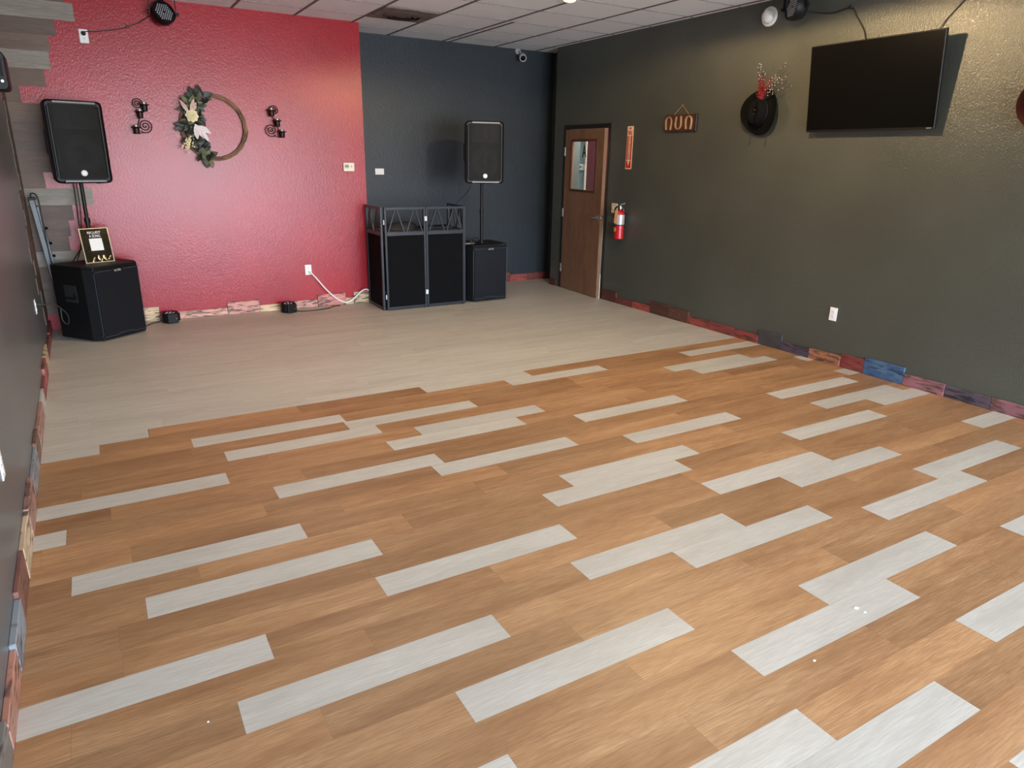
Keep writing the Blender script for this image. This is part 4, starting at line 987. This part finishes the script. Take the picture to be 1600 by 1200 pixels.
# ------------------------------------------------------------------ fire extinguisher and its sign
fs = thing('fire_extinguisher_sign', 'narrow red and cream fire extinguisher sign with down arrow', 'sign', (XR, 6.678, 1.843), -PI/2)
SR = plain('sign_red', srgb(190, 34, 40), .4, noise=.02); SW = plain('sign_cream', srgb(226, 196, 160), .45, noise=.02)
b = MB(); b.prism(rrect(.105, .475, .008, 3), 'y', -.003, 0); b.build('plate', SW, fs)
b = MB()
b.prism([(-.022, .222), (.022, .222), (0, .196)], 'y', -.0045, -.0028)
b.prism([(-.044, .13), (-.022, .13), (-.022, -.135), (-.044, -.135)], 'y', -.0045, -.0028); b.prism([(.022, .13), (.044, .13), (.044, -.135), (.022, -.135)], 'y', -.0045, -.0028)
b.prism([(-.044, -.142), (-.026, -.142), (0, -.205), (.026, -.142), (.044, -.142), (.044, -.226), (-.044, -.226)][::1], 'y', -.0045, -.0028)
b.build('red_field', SR, fs)
b = MB(); add_text(b, 'FIRE', 0, -.0032, .163, width=.082, height=.045)
b.build('lettering', SR, fs)['label'] = 'red lettering FIRE'
b = MB()
for i, ch in enumerate('EXTINGUISHER'): add_text(b, ch, 0, -.0032, .118-i*.0222, height=.0175, width=.006 if ch == 'I' else .019)
b.build('lettering', plain('sign_dark', (.05, .03, .025, 1), .5), fs)['label'] = 'vertical lettering EXTINGUISHER'

fe = thing('fire_extinguisher', 'red fire extinguisher with a paper tag hung beside the door', 'fire extinguisher', (XR-.085, 6.67, .80), -PI/2)
FX = .0
b = MB(); b.lathe([(0, 0), (.05, 0), (.058, .008), (.058, .16)], 32, cap=False); b.build('cylinder', REDP, fe, 40)
b = MB(); b.lathe([(.0583, .16), (.0583, .285)], 32, cap=False); o = b.build('instruction_label', plain('label_silver', (.42, .42, .43, 1), .4, .3, noise=.12), fe, 180); o['label'] = 'silver grey label'
b = MB(); b.lathe([(.058, .284), (.052, .31), (.032, .33), (.018, .338), (.018, .36)], 32, cap=False); b.build('shoulder', REDP, fe, 40)
b = MB(); b.cyl((0, 0, .355), (0, 0, .385), .02); b.cyl((0, 0, .37), (0, -.03, .372), .014); b.build('valve', CHROME, fe, 40)
b = MB(); b.tube(smooth_path([(-.02, 0, .385), (.03, -.005, .41), (.075, -.008, .418)], 5), .009, 8); b.tube(smooth_path([(-.01, 0, .37), (.03, -.005, .375), (.07, -.008, .345), (.078, -.008, .33)], 5), .009, 8); b.build('handle', CHROME, fe, 60)
b = MB(); b.tube(smooth_path([(-.01, -.01, .372), (-.05, -.02, .37), (-.075, -.02, .32), (-.072, -.02, .24), (-.06, -.015, .17)], 7), .010, 8); b.build('hose', CABLE, fe, 180)
b = MB(); b.box(-.034, .022, -.066, -.0635, .185, .335, M=Matrix.Rotation(R(3), 4, 'Y')); b.build('paper_tag', plain('manila_tag', srgb(226, 172, 128), .7), fe)['label'] = 'manila paper tag'
b = MB(); b.cyl((-.014, -.0555, .112), (-.0148, -.0592, .112), .026, n=24); o = b.build('round_sticker', plain('yellow_sticker', srgb(206, 170, 60), .5), fe); o['label'] = 'yellow round sticker'
b = MB(); b.bar((-.031, -.0598, .105), (.004, -.0605, .12), .012, .001); b.build('sticker_mark', SLOT, o)
b = MB(); b.lathe([(.0595, .158), (.0595, .172)], 32, cap=False); b.build('strap', CABLE, fe)
b = MB(); b.box(-.012, .012, .05, .085, .12, .30, bev=.002, seg=1); b.build('wall_hook', BLACK, fe)

# ------------------------------------------------------------------ scraps on the floor
for i, (x, y, r_, lab) in enumerate(((2.417, 1.332, .012, 'larger white paper scrap on the pale plank at the right'), (2.422, 1.296, .008, 'tiny white paper scrap just right of the larger scrap'),
        (2.000, 1.212, .007, 'white fleck on the brown plank in front of the pale plank'), (0.078, 1.965, .005, 'white fleck on the brown floor at the front left'))):
    b = MB(); rr = random.Random(i); n = 7
    b.prism([(r_*rr.uniform(.5, 1.1)*math.cos(2*PI*k/n), r_*rr.uniform(.4, 1)*math.sin(2*PI*k/n)) for k in range(n)], 'z', 0, .0015)
    tag(b.build('paper_scrap', WHITE, None, loc=(x, y, .0002)), lab, 'paper scrap', 'white scraps on the floor')
